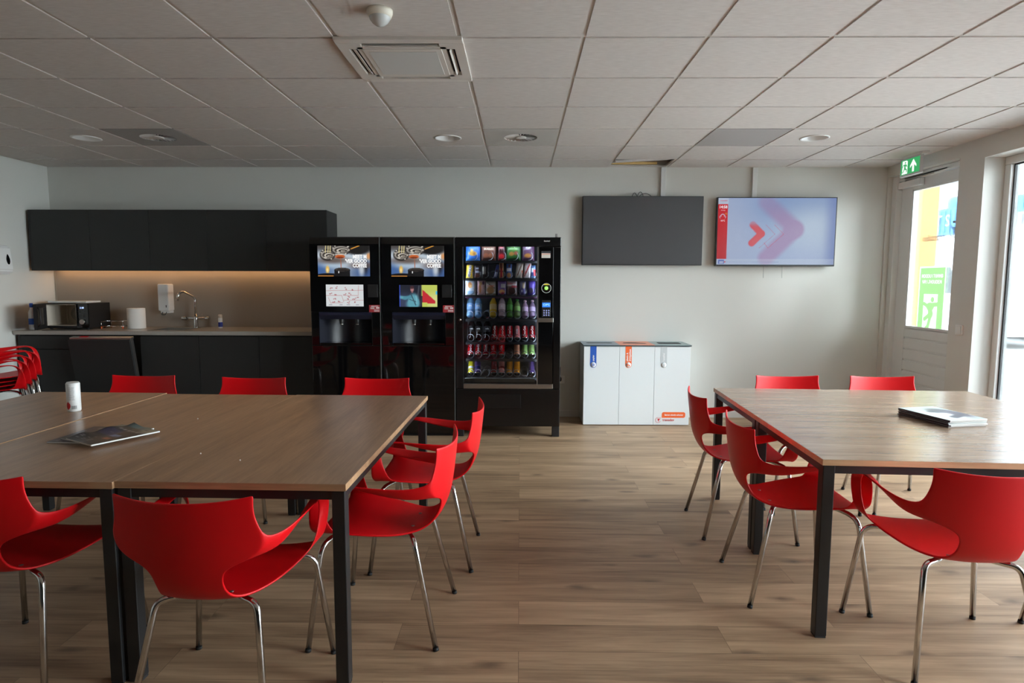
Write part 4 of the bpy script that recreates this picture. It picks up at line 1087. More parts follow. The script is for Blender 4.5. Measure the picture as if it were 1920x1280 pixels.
MB().lathe([(.011, 0), (.011, .006), (.006, .008)], n=16, M=Matrix.Translation((-.546, vy, 1.090)) @ Euler((R(90), 0, 0)).to_matrix().to_4x4()).build('lock', M['chrome'], vm)
rd_ = MB().lathe([(.0, 0), (.044, 0), (.044, .012), (.038, .016), (.0, .016)], n=32, M=Matrix.Translation((.239, vy + .006, 1.380)) @ Euler((R(90), 0, 0)).to_matrix().to_4x4(), cap=False).build('contactless_reader', M['black_gloss'], vm)
MB().lathe([(.041, .0), (.044, .0), (.044, .004), (.041, .004), (.041, 0)], n=32, M=Matrix.Translation((.239, vy - .009, 1.380)) @ Euler((R(90), 0, 0)).to_matrix().to_4x4(), cap=False).build('ring', M['white_plastic'], rd_)
MB().lathe([(0, 0), (.017, 0), (.017, .002), (0, .002)], n=24, M=Matrix.Translation((.239, vy - .010, 1.380)) @ Euler((R(90), 0, 0)).to_matrix().to_4x4(), cap=False).build('green_light', emit('led_green', (.30, .8, .12, 1), 1.2), rd_)
MB().box(.216, .262, vy - .0125, vy - .0095, 1.408, 1.418).build('yellow_label', mat('label_yellow', S(226, 206, 40), .5), rd_)
lc = MB().box(.200, .280, vy - .001, vy + .006, 1.12, 1.27, .003).build('keypad_unit', M['black_matt'], vm)
MB().box(.203, .277, vy - .003, vy - .001, 1.207, 1.249).build('display', emit('lcd_blue', (.03, .20, .75, 1), 1.0), lc)
text('OPS', .026, emit('lcd_text', (.4, .75, 1, 1), 1.2), lc, (.24 + .108, vy - .0036 - 6.0, 1.228), sx=1.3)
for j in range(3):
    for i in range(3):
        MB().lathe([(0, 0), (.0078, 0), (.007, .003), (0, .003)], n=14, M=Matrix.Translation((.218 + i * .0215, vy - .001, 1.135 + j * .0205)) @ Euler((R(90), 0, 0)).to_matrix().to_4x4(), cap=False).build('key', mat('key_lilac', S(140, 150, 205), .4) if 'keym' not in M else M['keym'], lc)
        M.setdefault('keym', bpy.data.materials['key_lilac'])
MB().box(.165, .306, vy - .004, vy + .006, 1.07, 1.109, .002).build('coin_plate', M['steel'], vm)
MB().box(.192, .276, vy + .004, vy + .006, 1.649, 1.712).build('price_label', M['dark_txt'], vm)
li = MB().box(.194, .274, vy + .003, vy + .0045, 1.652, 1.694).build('notice', mat('notice_cream', S(220, 214, 204), .5), vm)
MB().box(.194, .274, vy + .002, vy + .0035, 1.684, 1.688).build('stripe', M['orange_print'], li)
text('Storing?', .017, M['white_txt'], vm, (.262 + .108 - .02, vy - .001 - 6.0, 1.802), bold=.0003)
MB().tube([(.326, 5.75, 1.838), (.326, 5.75, 1.875)], .003, 8).tube([(.336, 5.75, 1.838), (.336, 5.75, 1.875)], .003, 8).build('antenna', M['black_matt'], vm)
MB().box(-.541, -.531, 5.70, 5.712, .53, 1.74).box(.172, .184, 5.70, 5.712, .53, 1.74).build('led_tube', emit('cold_led', (.72, .82, 1, 1), VLED), vm)
MB().box(-.50, .15, 5.70, 5.71, 1.772, 1.780).build('led_tube', bpy.data.materials['cold_led'], vm)
MB().box(-.51, .14, 5.70, 5.73, .505, .543).build('delivery_tray', mat('felt_grey', S(120, 128, 126), .8), vm)
ROWZ = [1.628, 1.468, 1.312, 1.092, .878, .720, .545]
trm = mat('tray_grey', S(30, 31, 33), .5); spm = mat('spiral_wire', S(150, 152, 156), .3, metal=.9)
for i, z in enumerate(ROWZ):
    tr = MB().box(-.50, .165, 5.73, 6.30, z - .014, z - .002).box(-.50, .165, 5.724, 5.73, z - .022, z - .001).build('tray', trm, vm)
    MB().box(-.49, .16, 5.7225, 5.7240, z - .016, z - .011).build('price_strip', mat('price_strip_grey', S(52, 52, 56), .5) if i == 0 else bpy.data.materials['price_strip_grey'], tr)
MB().box(-.505, .165, 5.716, 5.7235, 1.2875, 1.2935).build('purple_rail', mat('rail_purple', S(90, 40, 84), .4), vm)
cb_ = thing('power_cord', 'black power cord with plug hanging beside the snack machine', 'cord', (.40, 6.5, .4))
MB().tube(bend([(.37, 6.2, .55), (.40, 6.25, .58), (.425, 6.45, .55), (.425, 6.50, .43)], .05), .006, 8).build('cable', M['rubber'], cb_)
MB().lathe([(.012, 0), (.02, .01), (.02, .035), (.008, .05)], (.425, 6.50, .39), 14).build('plug', M['rubber'], cb_)
# ================================================================ PRODUCTS
PX_ = lambda px: -.505 + (px - 873) * .004945
M['pack'] = attr_mat('foil_print', 0, .28)
def pillow(name, x, z, w, h, d, fn, lab, cat, group, lean=6, roll=0, yb=5.755, word=None, ws=.02, wpos=(0, .1), wcol='white_txt', wrot=0, serr=True):
    """filled foil pack standing on a tray: z is its bottom"""
    nx, ny = 15, 21
    U, V = np.meshgrid(np.linspace(0, 1, nx), np.linspace(0, 1, ny))
    c = np.clip(fn(U, V), 0, 1); c = np.where(c <= .04045, c / 12.92, ((c + .055) / 1.055) ** 2.4)
    u, v = (U * 2 - 1), (V * 2 - 1)
    prof = np.clip((1 - np.abs(u) ** 2.6), 0, 1) ** .6 * np.clip(1 - np.abs(v / .93) ** 4, 0, 1) ** .7
    wr = .03 * np.sin(9 * U + 5 * V) * np.sin(7 * V - 3 * U)
    th = d / 2 * (prof + wr * prof)
    shr = 1 - .05 * prof
    vs_, fs = [], []
    for sgn in (-1, 1):
        for j in range(ny):
            for i in range(nx):
                zz = V[j, i] * h
                vs_.append((u[j, i] * w / 2 * (shr[j, i] if 0 < j < ny - 1 else 1), sgn * (th[j, i] + .0006), zz))
    n = nx * ny
    for j in range(ny - 1):
        for i in range(nx - 1):
            a = j * nx + i; fs.append((a, a + 1, a + nx + 1, a + nx)); b_ = a + n; fs.append((b_, b_ + nx, b_ + nx + 1, b_ + 1))
    bd = [i for i in range(nx)] + [j * nx + nx - 1 for j in range(1, ny)] + [(ny - 1) * nx + i for i in range(nx - 2, -1, -1)] + [j * nx for j in range(ny - 2, 0, -1)]
    for k in range(len(bd)):
        a, b_ = bd[k], bd[(k + 1) % len(bd)]; fs.append((a, a + n, b_ + n, b_))
    me = bpy.data.meshes.new(name); me.from_pydata(vs_, [], fs)
    at = me.color_attributes.new('pic', 'FLOAT_COLOR', 'POINT'); buf = np.ones((2 * n, 4), dtype=np.float32)
    buf[:n, :3] = c.reshape(-1, 3); buf[n:, :3] = c.reshape(-1, 3); at.data.foreach_set('color', buf.ravel())
    for p in me.polygons: p.use_smooth = True
    me.materials.append(M['pack'])
    o = bpy.data.objects.new(name, me); col.objects.link(o)
    ext = abs(math.sin(R(roll))) * w / 2
    o.location = (x, yb + d / 2 + .004, z + ext + .0005); o.rotation_euler = (R(-lean), R(roll), 0)
    tag(o, lab, cat, group)
    if word:
        text(word, ws, M[wcol], o, (wpos[0] * w, -d / 2 - .0025, h * (.5 + wpos[1])), (R(90), R(wrot), 0), bold=.0004)
    return o
def art(base_c, shapes, noise_=0):
    def fn(u, v):
        c = flat(u, base_c)
        for (k, *a) in shapes:
            if k == 'e': c = mixc(c, a[0], ell(u, v, *a[1:], .2))
            elif k == 'r': c = mixc(c, a[0], rect(u, v, *a[1:]))
            elif k == 's': c = mixc(c, a[0], seg(u, v, *a[1:]))
        return c
    return fn
M['gold_txt'] = mat('cream_print', S(236, 220, 190), .5, var=0); M['navy_txt'] = mat('navy_print', S(30, 40, 96), .5, var=0); M['brown_txt'] = mat('brown_print', S(90, 40, 30), .5, var=0)
# row 1: crisps
G1, G2, G3 = 'crisp bags on the top tray', 'snack bars on the second tray', 'snack packs on the third tray'
z = ROWZ[0]
pillow('crisp_bag', PX_(887), z, .132, .155, .05, art((58, 118, 206), [('e', (210, 160, 70), .5, .42, .3, .14), ('e', (226, 190, 110), .42, .6, .1, .08), ('e', (176, 116, 60), .6, .4, .1, .1), ('r', (70, 140, 226), 0, .0, 1, .14)]), 'blue crisp bag at the left end of top tray', 'crisp bag', G1)
pillow('crisp_bag', PX_(916.5), z, .132, .155, .05, art((112, 72, 58), [('r', (150, 110, 90), .1, .62, .9, .76), ('e', (150, 88, 62), .3, .3, .2, .14), ('e', (160, 100, 70), .68, .3, .2, .14), ('e', (50, 60, 130), .5, .95, .2, .08)]), 'brown crisp bag second from left on top tray', 'crisp bag', G1, word='BUGLES', ws=.024, wpos=(0, .18), wcol='gold_txt')
pillow('crisp_bag', PX_(940.5), z, .064, .158, .03, art((96, 30, 36), [('e', (196, 40, 46), .5, .25, .4, .14), ('r', (60, 24, 28), 0, .46, 1, .62), ('e', (170, 60, 66), .5, .8, .3, .08)]), 'slim dark red snack bag in the middle of top tray', 'snack bag', G1)
pillow('crisp_bag', PX_(963), z, .132, .155, .05, art((52, 104, 46), [('e', (160, 110, 50), .35, .4, .18, .12), ('e', (140, 70, 50), .68, .44, .14, .12), ('e', (90, 140, 60), .5, .7, .3, .12), ('r', (40, 90, 50), 0, 0, 1, .15)]), 'green crisp bag on the top tray', 'crisp bag', G1, word='Chips', ws=.026, wpos=(0, .36))
pillow('crisp_bag', PX_(990.5), z, .112, .155, .05, art((92, 62, 88), [('e', (150, 130, 150), .5, .78, .26, .1), ('e', (176, 120, 60), .45, .3, .3, .12)]), 'purple crisp bag at the right end of the top tray', 'crisp bag', G1, word='POP', ws=.022, wpos=(0, .28))
# row 2: bars
z = ROWZ[1]
def bar(px0, px1, h, fn, lab, roll=0, **k): pillow('snack_bar', PX_((px0 + px1) / 2), z, (px1 - px0) * .0047, h, .022, fn, lab, 'snack bar', G2, roll=roll, **k)
bar(873.8, 887.6, .122, art((236, 190, 40), [('r', (250, 210, 60), .0, .0, 1, .1), ('s', (240, 236, 230), .45, .25, .55, .8, .2)]), 'yellow peanut candy bag at left end of second tray', 2, word='PEANUT', ws=.028, wpos=(.06, .0), wcol='navy_txt', wrot=-82)
bar(889.6, 901, .116, art((92, 80, 84), [('e', (120, 74, 62), .5, .2, .45, .18), ('r', (196, 200, 220), .2, .42, .8, .56), ('r', (196, 200, 220), .25, .72, .75, .84)]), 'dark brown candy bag second from left on second tray', 0)
bar(903.3, 917, .135, art((40, 36, 38), [('r', (214, 206, 190), .1, .28, .55, .78), ('r', (60, 54, 52), .3, .3, .45, .75)]), 'black and cream snack bar third from left on second tray', 0)
bar(925, 932, .125, art((56, 66, 130), [('r', (190, 196, 220), .2, .1, .8, .4), ('r', (60, 40, 60), .2, .45, .8, .62)]), 'slim blue bar leaning sideways on second tray', 14)
bar(936, 944.5, .148, art((206, 150, 90), [('r', (120, 60, 40), 0, .4, 1, .46), ('s', (150, 30, 40), .5, .1, .5, .55, .22), ('r', (110, 50, 36), .2, .62, .8, .94)]), 'tall caramel coloured bar in the middle of second tray', 0, word='TWIX', ws=.026, wpos=(.05, -.18), wcol='red_txt', wrot=-90)
bar(949, 960, .136, art((60, 100, 176), [('r', (226, 230, 236), .1, .5, .9, .7), ('e', (196, 140, 90), .5, .2, .4, .18), ('r', (90, 50, 46), .4, .72, .75, .9)]), 'blue and white biscuit bar right of the caramel bar', 0)
bar(966, 979.5, .140, art((206, 190, 170), [('s', (236, 232, 226), .4, .2, .5, .9, .2), ('s', (120, 84, 60), .3, .2, .7, .8, .06), ('r', (190, 90, 60), .8, .1, 1, .5)]), 'cream and brown bar leaning on the second tray, third from right end', 5)
bar(980.5, 994, .138, art((216, 206, 204), [('s', (190, 60, 56), .3, .3, .8, .9, .08), ('s', (150, 50, 46), .2, .1, .6, .6, .05), ('r', (240, 238, 236), .1, .5, .4, .8)]), 'white and red bar second from right end of second tray', 5)
bar(995, 1004.5, .120, art((96, 130, 180), [('r', (196, 40, 46), .55, .2, 1, .7), ('r', (60, 70, 120), .1, .2, .6, .4), ('r', (220, 226, 232), .1, .5, .5, .75)]), 'blue and red bar at the right end of second tray', 0)
# row 3: packs
z = ROWZ[2]
def pk(px0, px1, h, fn, lab, d=.04, **k): pillow('snack_pack', PX_((px0 + px1) / 2), z, (px1 - px0) * .0048, h, d, fn, lab, 'snack pack', G3, **k)
pk(872, 892.5, .138, art((206, 216, 226), [('e', (206, 140, 80), .45, .66, .22, .2), ('e', (226, 180, 120), .55, .58, .14, .1), ('r', (150, 180, 214), .1, .1, .9, .3)]), 'white and orange snack pack at left end of third tray')
pk(895, 910.5, .140, art((216, 178, 180), [('e', (170, 110, 70), .3, .4, .2, .3), ('e', (90, 60, 90), .75, .8, .16, .12), ('e', (190, 150, 100), .4, .75, .2, .12)]), 'pink snack pack second from left on third tray')
pk(910.8, 930, .128, art((206, 200, 190), [('e', (176, 130, 80), .5, .36, .42, .26), ('s', (90, 84, 80), .1, .9, .9, .5, .03), ('r', (120, 100, 76), 0, 0, 1, .1)]), 'white and brown waffle pack third from left on the third tray', word='KOEKEN', ws=.017, wpos=(0, .14), wcol='orange_print')
pk(932.7, 949.8, .142, art((112, 82, 150), [('r', (206, 202, 206), .4, .5, .9, .72), ('e', (206, 150, 90), .5, .22, .36, .14), ('e', (190, 60, 90), .6, .12, .2, .08)]), 'violet biscuit pack in the middle of the third tray')
pk(950, 970, .132, art((120, 92, 84), [('r', (226, 220, 218), 0, .62, 1, 1), ('r', (190, 60, 76), .45, .52, 1, .66), ('e', (80, 56, 52), .5, .3, .4, .22)]), 'brown pack with white top right of the violet biscuits', word='BAKKTO', ws=.019, wpos=(0, .29), wcol='red_txt')
pk(974, 986, .128, art((120, 116, 150), [('e', (70, 60, 120), .5, .3, .4, .24), ('r', (170, 150, 120), .5, .5, .9, .9), ('e', (200, 200, 214), .4, .3, .12, .1)]), 'clear and purple pack second from right on third tray')
pk(989.5, 1004.5, .140, art((60, 48, 116), [('e', (90, 70, 160), .6, .7, .4, .3), ('e', (50, 44, 60), .4, .3, .3, .18)]), 'deep purple pack at the right end of third tray')
# bottles and cans ------------------------------------------------
GBt, GC5, GC6, GC7 = 'bottles on the fourth tray', 'drinks on the fifth tray', 'cans on the sixth tray', 'cans on the bottom tray'
def liquid(nm, c, clear=.35):
    m, nt, b = base_mat(nm); b.inputs['Base Color'].default_value = c; b.inputs['Roughness'].default_value = .08
    tc = nt.nodes.new('ShaderNodeTexCoord'); n = nt.nodes.new('ShaderNodeTexNoise'); n.inputs['Scale'].default_value = 14
    nt.links.new(tc.outputs['Object'], n.inputs['Vector'])
    mx = nt.nodes.new('ShaderNodeMix'); mx.data_type = 'RGBA'; mx.inputs[6].default_value = tuple(v * .85 for v in c[:3]) + (1,); mx.inputs[7].default_value = c
    nt.links.new(n.outputs['Fac'], mx.inputs[0]); nt.links.new(mx.outputs[2], b.inputs['Base Color'])
    if clear:
        t_ = nt.nodes.new('ShaderNodeBsdfTransparent'); t_.inputs[0].default_value = tuple(min(1, .25 + v) for v in c[:3]) + (1,)
        x = nt.nodes.new('ShaderNodeMixShader'); x.inputs[0].default_value = clear
        nt.links.new(b.outputs[0], x.inputs[1]); nt.links.new(t_.outputs[0], x.inputs[2]); nt.links.new(x.outputs[0], nt.nodes['Material Output'].inputs[0])
    return m
def bottle(px, z, h, r, body_m, cap_m, label_m, lab, group, tilt=26, word=None):
    t = thing('drink_bottle', lab, 'bottle', (PX_(px), 5.775 + r * .6, z + r * math.sin(R(tilt)) + .003), 0, group)
    t.rotation_euler = (R(-tilt), 0, 0)
    rb = []
    for i in range(5): rb += [(r, h * (.06 + .09 * i)), (r * .95, h * (.06 + .09 * i + .045))]
    prof = [(r * .7, 0), (r, h * .03)] + rb + [(r, h * .56), (r * .97, h * .66), (r * .72, h * .76), (r * .42, h * .86), (r * .38, h * .9)]
    MB().lathe(prof, n=22).build('body', body_m, t, False)
    MB().lathe([(r * .46, h * .9), (r * .48, h * .905), (r * .48, h * .985), (r * .42, h)], n=18).build('cap', cap_m, t, False)
    lb_ = MB().lathe([(r * 1.012, h * .30), (r * 1.012, h * .56)], n=22, cap=False).build('label', label_m, t, False)
    if word: text(word, h * .11, M['white_txt'], lb_, (0, -r * 1.03, h * .43), bold=.0004, sx=.8)
    return t
W_ = M['white_plastic']; bcap = mat('cap_blue', S(40, 84, 190), .4); rcap = mat('cap_red', S(226, 70, 72), .4); gcap = mat('cap_green', S(70, 150, 60), .4); pcap = mat('cap_pink', S(226, 190, 206), .4)
water = liquid('water_clear', S(150, 196, 232), .55); wl = mat('water_label', S(130, 170, 214), .4)
z = ROWZ[3]
bottle(881, z, .225, .034, water, bcap, wl, 'clear water bottle with blue cap at left end of fourth tray', GBt, word='SPA')
bottle(896, z, .225, .034, water, bcap, wl, 'clear water bottle with blue cap, second on fourth tray', GBt, word='SPA')
bottle(924.5, z, .215, .034, liquid('apple_yellow', S(206, 166, 50), .1), mat('cap_dark', S(60, 54, 50), .4), mat('label_straw', S(186, 160, 96), .4), 'yellow juice bottle on the fourth tray', GBt)
bottle(941, z, .22, .033, liquid('rose_milky', S(196, 172, 176), .15), W_, mat('label_white_red', S(214, 190, 196), .4), 'pale pink bottle with white label on fourth tray', GBt, word='A')
bottle(956, z, .21, .03, liquid('green_tea', S(96, 150, 70), .2), gcap, mat('label_green', S(84, 160, 70), .4), 'green bottle on fourth tray right of the pale pink one', GBt)
bottle(970, z, .18, .03, liquid('lime_drink', S(150, 176, 110), .3), gcap, mat('label_lime', S(150, 196, 110), .4), 'pale lime bottle third from right on the fourth tray', GBt)
bottle(985, z, .17, .03, liquid('pink_drink', S(176, 146, 170), .3), pcap, mat('label_lilac', S(196, 170, 196), .4), 'pink and dark bottle second from right on fourth tray', GBt)
bottle(999, z, .17, .03, liquid('mauve_drink', S(160, 136, 166), .3), pcap, mat('label_mauve', S(186, 166, 196), .4), 'mauve bottle at the right end of fourth tray', GBt)
z = ROWZ[4]
cola = liquid('cola_dark', S(26, 12, 12), 0); cl_l = mat('cola_label', S(24, 22, 26), .4); clear_ = M['clear']
for i, (px, lab) in enumerate(((883.3, 'dark cola bottle with red cap at left end of fifth tray'), (896.3, 'dark cola bottle with red cap, second on fifth tray'), (913, 'dark cola bottle with red cap, third on fifth tray'))):
    bottle(px, z, .225, .034, cola, rcap, cl_l, lab, GC5, word='cola')
def can(px, z, m, lab, group, word=None, wc='white_txt', h=.146, r=.029, tilt=38, band=None):
    t = thing('drink_can', lab, 'drink can', (PX_(px), 5.765 + r, z + r * math.sin(R(tilt)) + .003), 0, group)
    t.rotation_euler = (R(-tilt), 0, 0)
    MB().lathe([(r, h * .06), (r, h * .92), (r * .86, h * .97)], n=26, cap=False).build('body', m, t, False)
    MB().lathe([(r * .2, .004), (r * .62, .003), (r * .72, 0), (r * .8, .0), (r, h * .06)], n=26, cap=False).lathe([(r * .86, h * .97), (r * .88, h), (r * .8, h * .985), (.001, h * .985)], n=26, cap=False).build('rim', M['chrome'], t, False)
    if band is not None: MB().lathe([(r * 1.01, h * .36), (r * 1.01, h * .52)], n=26, cap=False).build('band', band, t, False)
    if word: text(word, r * .95, M[wc], t, (0, -r * 1.03, h * .5), (R(90), R(-90), 0), bold=.0005)
    return t
cr_m = mat('can_red', S(198, 22, 30), .25, metal=.3); cdr = mat('can_dark_red', S(150, 26, 36), .25, metal=.3); cor = mat('can_orange', S(232, 150, 36), .25, metal=.2); cpe = mat('can_peach', S(226, 160, 124), .3); cli = mat('can_lime', S(166, 206, 120), .3); cye = mat('can_yellow', S(232, 216, 40), .3); cpu = mat('can_purple', S(92, 70, 130), .3); cvi = mat('can_violet_black', S(58, 50, 78), .3); cwr = mat('can_white_red', S(206, 120, 116), .3)
for px, m, lab, w_ in ((927, cr_m, 'red cola can right of the cola bottles on fifth tray', 'Coca-Cola'), (942, cr_m, 'second red cola can on the fifth tray', 'Coca-Cola'), (956, cr_m, 'third red cola can on the fifth tray', 'Coca-Cola'), (970, cwr, 'pale red and white can on fifth tray, third from right end', 'Cola'), (984.5, cr_m, 'red cola can second from right end of the fifth tray', 'Coca-Cola'), (999, cr_m, 'red cola can at right end of fifth tray', 'Coca-Cola')):
    can(px, z, m, lab, GC5, w_)
z = ROWZ[5]
for px, m, lab, w_ in ((881.3, cr_m, 'red cola can at left end of the sixth tray', 'Coca-Cola'), (895.7, cr_m, 'red cola can second from left on the sixth tray', 'Coca-Cola'), (910.5, cdr, 'dark red can third from left on sixth tray', 'Cherry'), (924.5, cr_m, 'red cola can fourth from left on the sixth tray', 'Cola'), (940.5, cr_m, 'red cola can left of the empty coil on the sixth tray', 'Cola'), (970, cpe, 'peach coloured can on the sixth tray', None), (984.5, cli, 'lime green can second from right on sixth tray', None), (998, cli, 'lime green can at the right end of sixth tray', None)):
    can(px, z, m, lab, GC6, w_)
z = ROWZ[6]
for px, m, lab, bnd in ((882, cye, 'yellow can at the left end of bottom tray', W_), (894.5, cpu, 'purple can next to the yellow one on the bottom tray', M['navy_txt']), (926, cdr, 'dark red can with pale slash on bottom tray', None), (940.5, cwr, 'dull red can right of the dark red one on bottom tray', cdr), (956, cor, 'left of two orange cans on the bottom tray', None), (970, cor, 'right of two orange cans on the bottom tray', None), (998.5, cpu, 'purple can at the right end of the bottom tray', None)):
    can(px, z, m, lab, GC7, None, band=bnd)
# spirals: one wire part per slot
def coil(px, z, r, turns=5):
    pts = []
    n = 16
    for i in range(turns * n + 1):
        a = 2 * math.pi * i / n
        pts.append((PX_(px) + r * math.cos(a - math.pi / 2), 5.738 + .085 * i / n, z + r + .004 + r * math.sin(a - math.pi / 2)))
    MB().tube(pts, .0022, 5).build('spiral', spm, vm)
for px in (887, 916.5, 940.5, 963, 990.5): coil(px, ROWZ[0], .042, 4)
for px in (880.5, 895, 910, 924, 940, 954.5, 972, 986, 999): coil(px, ROWZ[1], .033, 4)
for px in (882, 902, 920, 941, 960, 980, 997): coil(px, ROWZ[2], .036, 4)
for px in (881, 896, 912, 924.5, 941, 956, 970, 985, 999): coil(px, ROWZ[3], .034, 4)
for zz in ROWZ[4:]:
    for i in range(9): coil(882 + i * 14.6, zz, .0325, 4)

# ================================================================ RECYCLING STATION
rb = thing('recycling_station', 'white three-stream recycling station with blue, orange and grey flags under the screens', 'recycling bin', (1.17, 6.34, 0))
bw = mat('bin_white', S(226, 232, 234), .35, var=.008); bx0, bx1, by = .641, 1.705, 6.16
MB().box(bx0, bx1, by + .02, 6.535, .004, .80, .002).build('cabinet', bw, rb)
sx_ = [bx0, .997, 1.347, bx1]
for i in range(3): MB().box(sx_[i] + .0012, sx_[i + 1] - .0012, by, by + .019, .006, .797, .0012).build('front_panel', bw, rb)
dk = mat('lid_edge_dark', S(62, 74, 78), .4)
lids = [mat('lid_grey_blue', S(138, 150, 160), .4), mat('lid_salmon', S(226, 142, 112), .4), mat('lid_grey', S(150, 166, 166), .4)]
MB().box(bx0 - .006, bx1 + .006, by - .012, 6.54, .801, .812, .002).build('lid', dk, rb)
lx = [bx0 - .006, .997, 1.347, bx1 + .006]
holes = ('slot', 'bottle', 'rect')
for i in range(3):
    f = MB().box(lx[i], lx[i + 1], by - .0105, 6.539, .812, .8145).build('lid_panel', lids[i], rb)
    cx = (lx[i] + lx[i + 1]) / 2; cyy = 6.35
    if holes[i] == 'slot': poly = [(cx - .135 + .02, cyy - .03), (cx + .115, cyy - .03), (cx + .135, cyy - .01), (cx + .135, cyy + .01), (cx + .115, cyy + .03), (cx - .115, cyy + .03), (cx - .135, cyy + .01), (cx - .135, cyy - .01)]
    elif holes[i] == 'rect': poly = [(cx - .1, cyy - .075), (cx + .1, cyy - .075), (cx + .115, cyy - .06), (cx + .115, cyy + .06), (cx + .1, cyy + .075), (cx - .1, cyy + .075), (cx - .115, cyy + .06), (cx - .115, cyy - .06)]
    else: poly = [(cx - .12, cyy - .02), (cx - .06, cyy - .035), (cx + .0, cyy - .03), (cx + .1, cyy - .05), (cx + .125, cyy - .02), (cx + .06, cyy + .02), (cx + .02, cyy + .05), (cx - .05, cyy + .055), (cx - .1, cyy + .03)]
    MB().prism(poly, 'z', .8145, .8155).build('opening', mat('opening_black', S(26, 28, 30), .8) if i == 0 else bpy.data.materials['opening_black'], f)
def flag(x0, m, words, ic):
    x1 = x0 + .062; xc = (x0 + x1) / 2; N = 16; zc = .614
    poly = [(x0, .80), (x0, zc)] + [(xc - .031 * math.cos(math.pi * i / N), zc - .031 * math.sin(math.pi * i / N)) for i in range(1, N)] + [(x1, zc), (x1, .80)]
    f = MB().prism(poly, 'y', by - .0012, by - .0001).build('flag', m, rb)
    Mx = Matrix.Translation((xc, by - .0012, zc)) @ Euler((R(90), 0, 0)).to_matrix().to_4x4()
    MB().lathe([(0, 0), (.0262, 0), (.0262, .0008), (0, .0008)], n=28, M=Mx, cap=False).build('icon_disc', bw, f)
    k = MB()
    if ic == 0: 
        for i in range(3): k.box(xc - .012, xc + .008, by - .0026, by - .002, zc - .012 + i * .009, zc - .007 + i * .009)
        k.box(xc + .01, xc + .014, by - .0026, by - .002, zc - .012, zc + .014)
    elif ic == 1: k.box(xc - .012, xc - .002, by - .0026, by - .002, zc - .014, zc + .006); k.box(xc - .009, xc - .005, by - .0026, by - .002, zc + .006, zc + .014); k.box(xc + .003, xc + .015, by - .0026, by - .002, zc - .014, zc - .002); k.box(xc + .003, xc + .008, by - .0026, by - .002, zc, zc + .008)
    else: k.prism([(xc - .010, zc - .014), (xc + .010, zc - .014), (xc + .013, zc + .008), (xc - .013, zc + .008)], 'y', by - .0026, by - .002); k.box(xc - .015, xc + .015, by - .0026, by - .002, zc + .010, zc + .014)
    k.build('icon', m, f)
    for s, dx in words: text(s, .026, M['white_txt'], f, (xc + dx - 1.17, by - .0016 - 6.34, .650), (R(90), R(-90), 0), align='LEFT', bold=.0007, sx=.95)
flag(.705, M['blue_print'], (('papier', 0),), 0)
flag(1.056, M['orange_print'], (('plastic &', -.013), ('drinkpakken', .014)), 1)
flag(1.407, M['grey_print'], (('restafval', 0),), 2)
N = 8; rr = .016
def rrect(x0, x1, z0, z1, r, sq=()):
    out = []
    for (cx, cz, a0, nm) in ((x1 - r, z1 - r, 0, 'tr'), (x0 + r, z1 - r, 90, 'tl'), (x0 + r, z0 + r, 180, 'bl'), (x1 - r, z0 + r, 270, 'br')):
        if nm in sq: out.append((x0 if 'l' in nm else x1, z0 if 'b' in nm else z1)); continue
        for i in range(N + 1): out.append((cx + r * math.cos(R(a0 + 90 * i / N)), cz + r * math.sin(R(a0 + 90 * i / N))))
    return out
ob = MB().prism(rrect(1.433, 1.668, .079, .137, .02, ('bl',)), 'y', by - .0012, by - .0001).build('slogan_label', M['orange_print'], rb)
text('Samen steeds schoner', .0225, M['white_txt'], ob, (1.553 - 1.17, by - .0018 - 6.34, .108), bold=.0005, sx=.92)
lgo = MB(); cx, cz = 1.396, .055
lgo.tube([(cx + .026 * math.cos(R(a)), by - .001, cz + .026 * math.sin(R(a))) for a in range(70, 345, 12)], .0016, 5)
lgo.prism([(cx - .006, cz + .016), (cx + .022, cz + .012), (cx + .012, cz + .002), (cx + .004, cz - .018), (cx - .002, cz + .004)], 'y', by - .0016, by - .0001)
lgo.prism([(cx + .02 + .004 * math.cos(R(a)), cz + .022 + .004 * math.sin(R(a))) for a in range(0, 360, 30)], 'y', by - .0016, by - .0001)
lg_ = lgo.build('logo', M['red_txt'], rb)
text('transdev', .04, M['red_txt'], lg_, (1.499 - 1.17, by - .0012 - 6.34, .057), sx=.86)

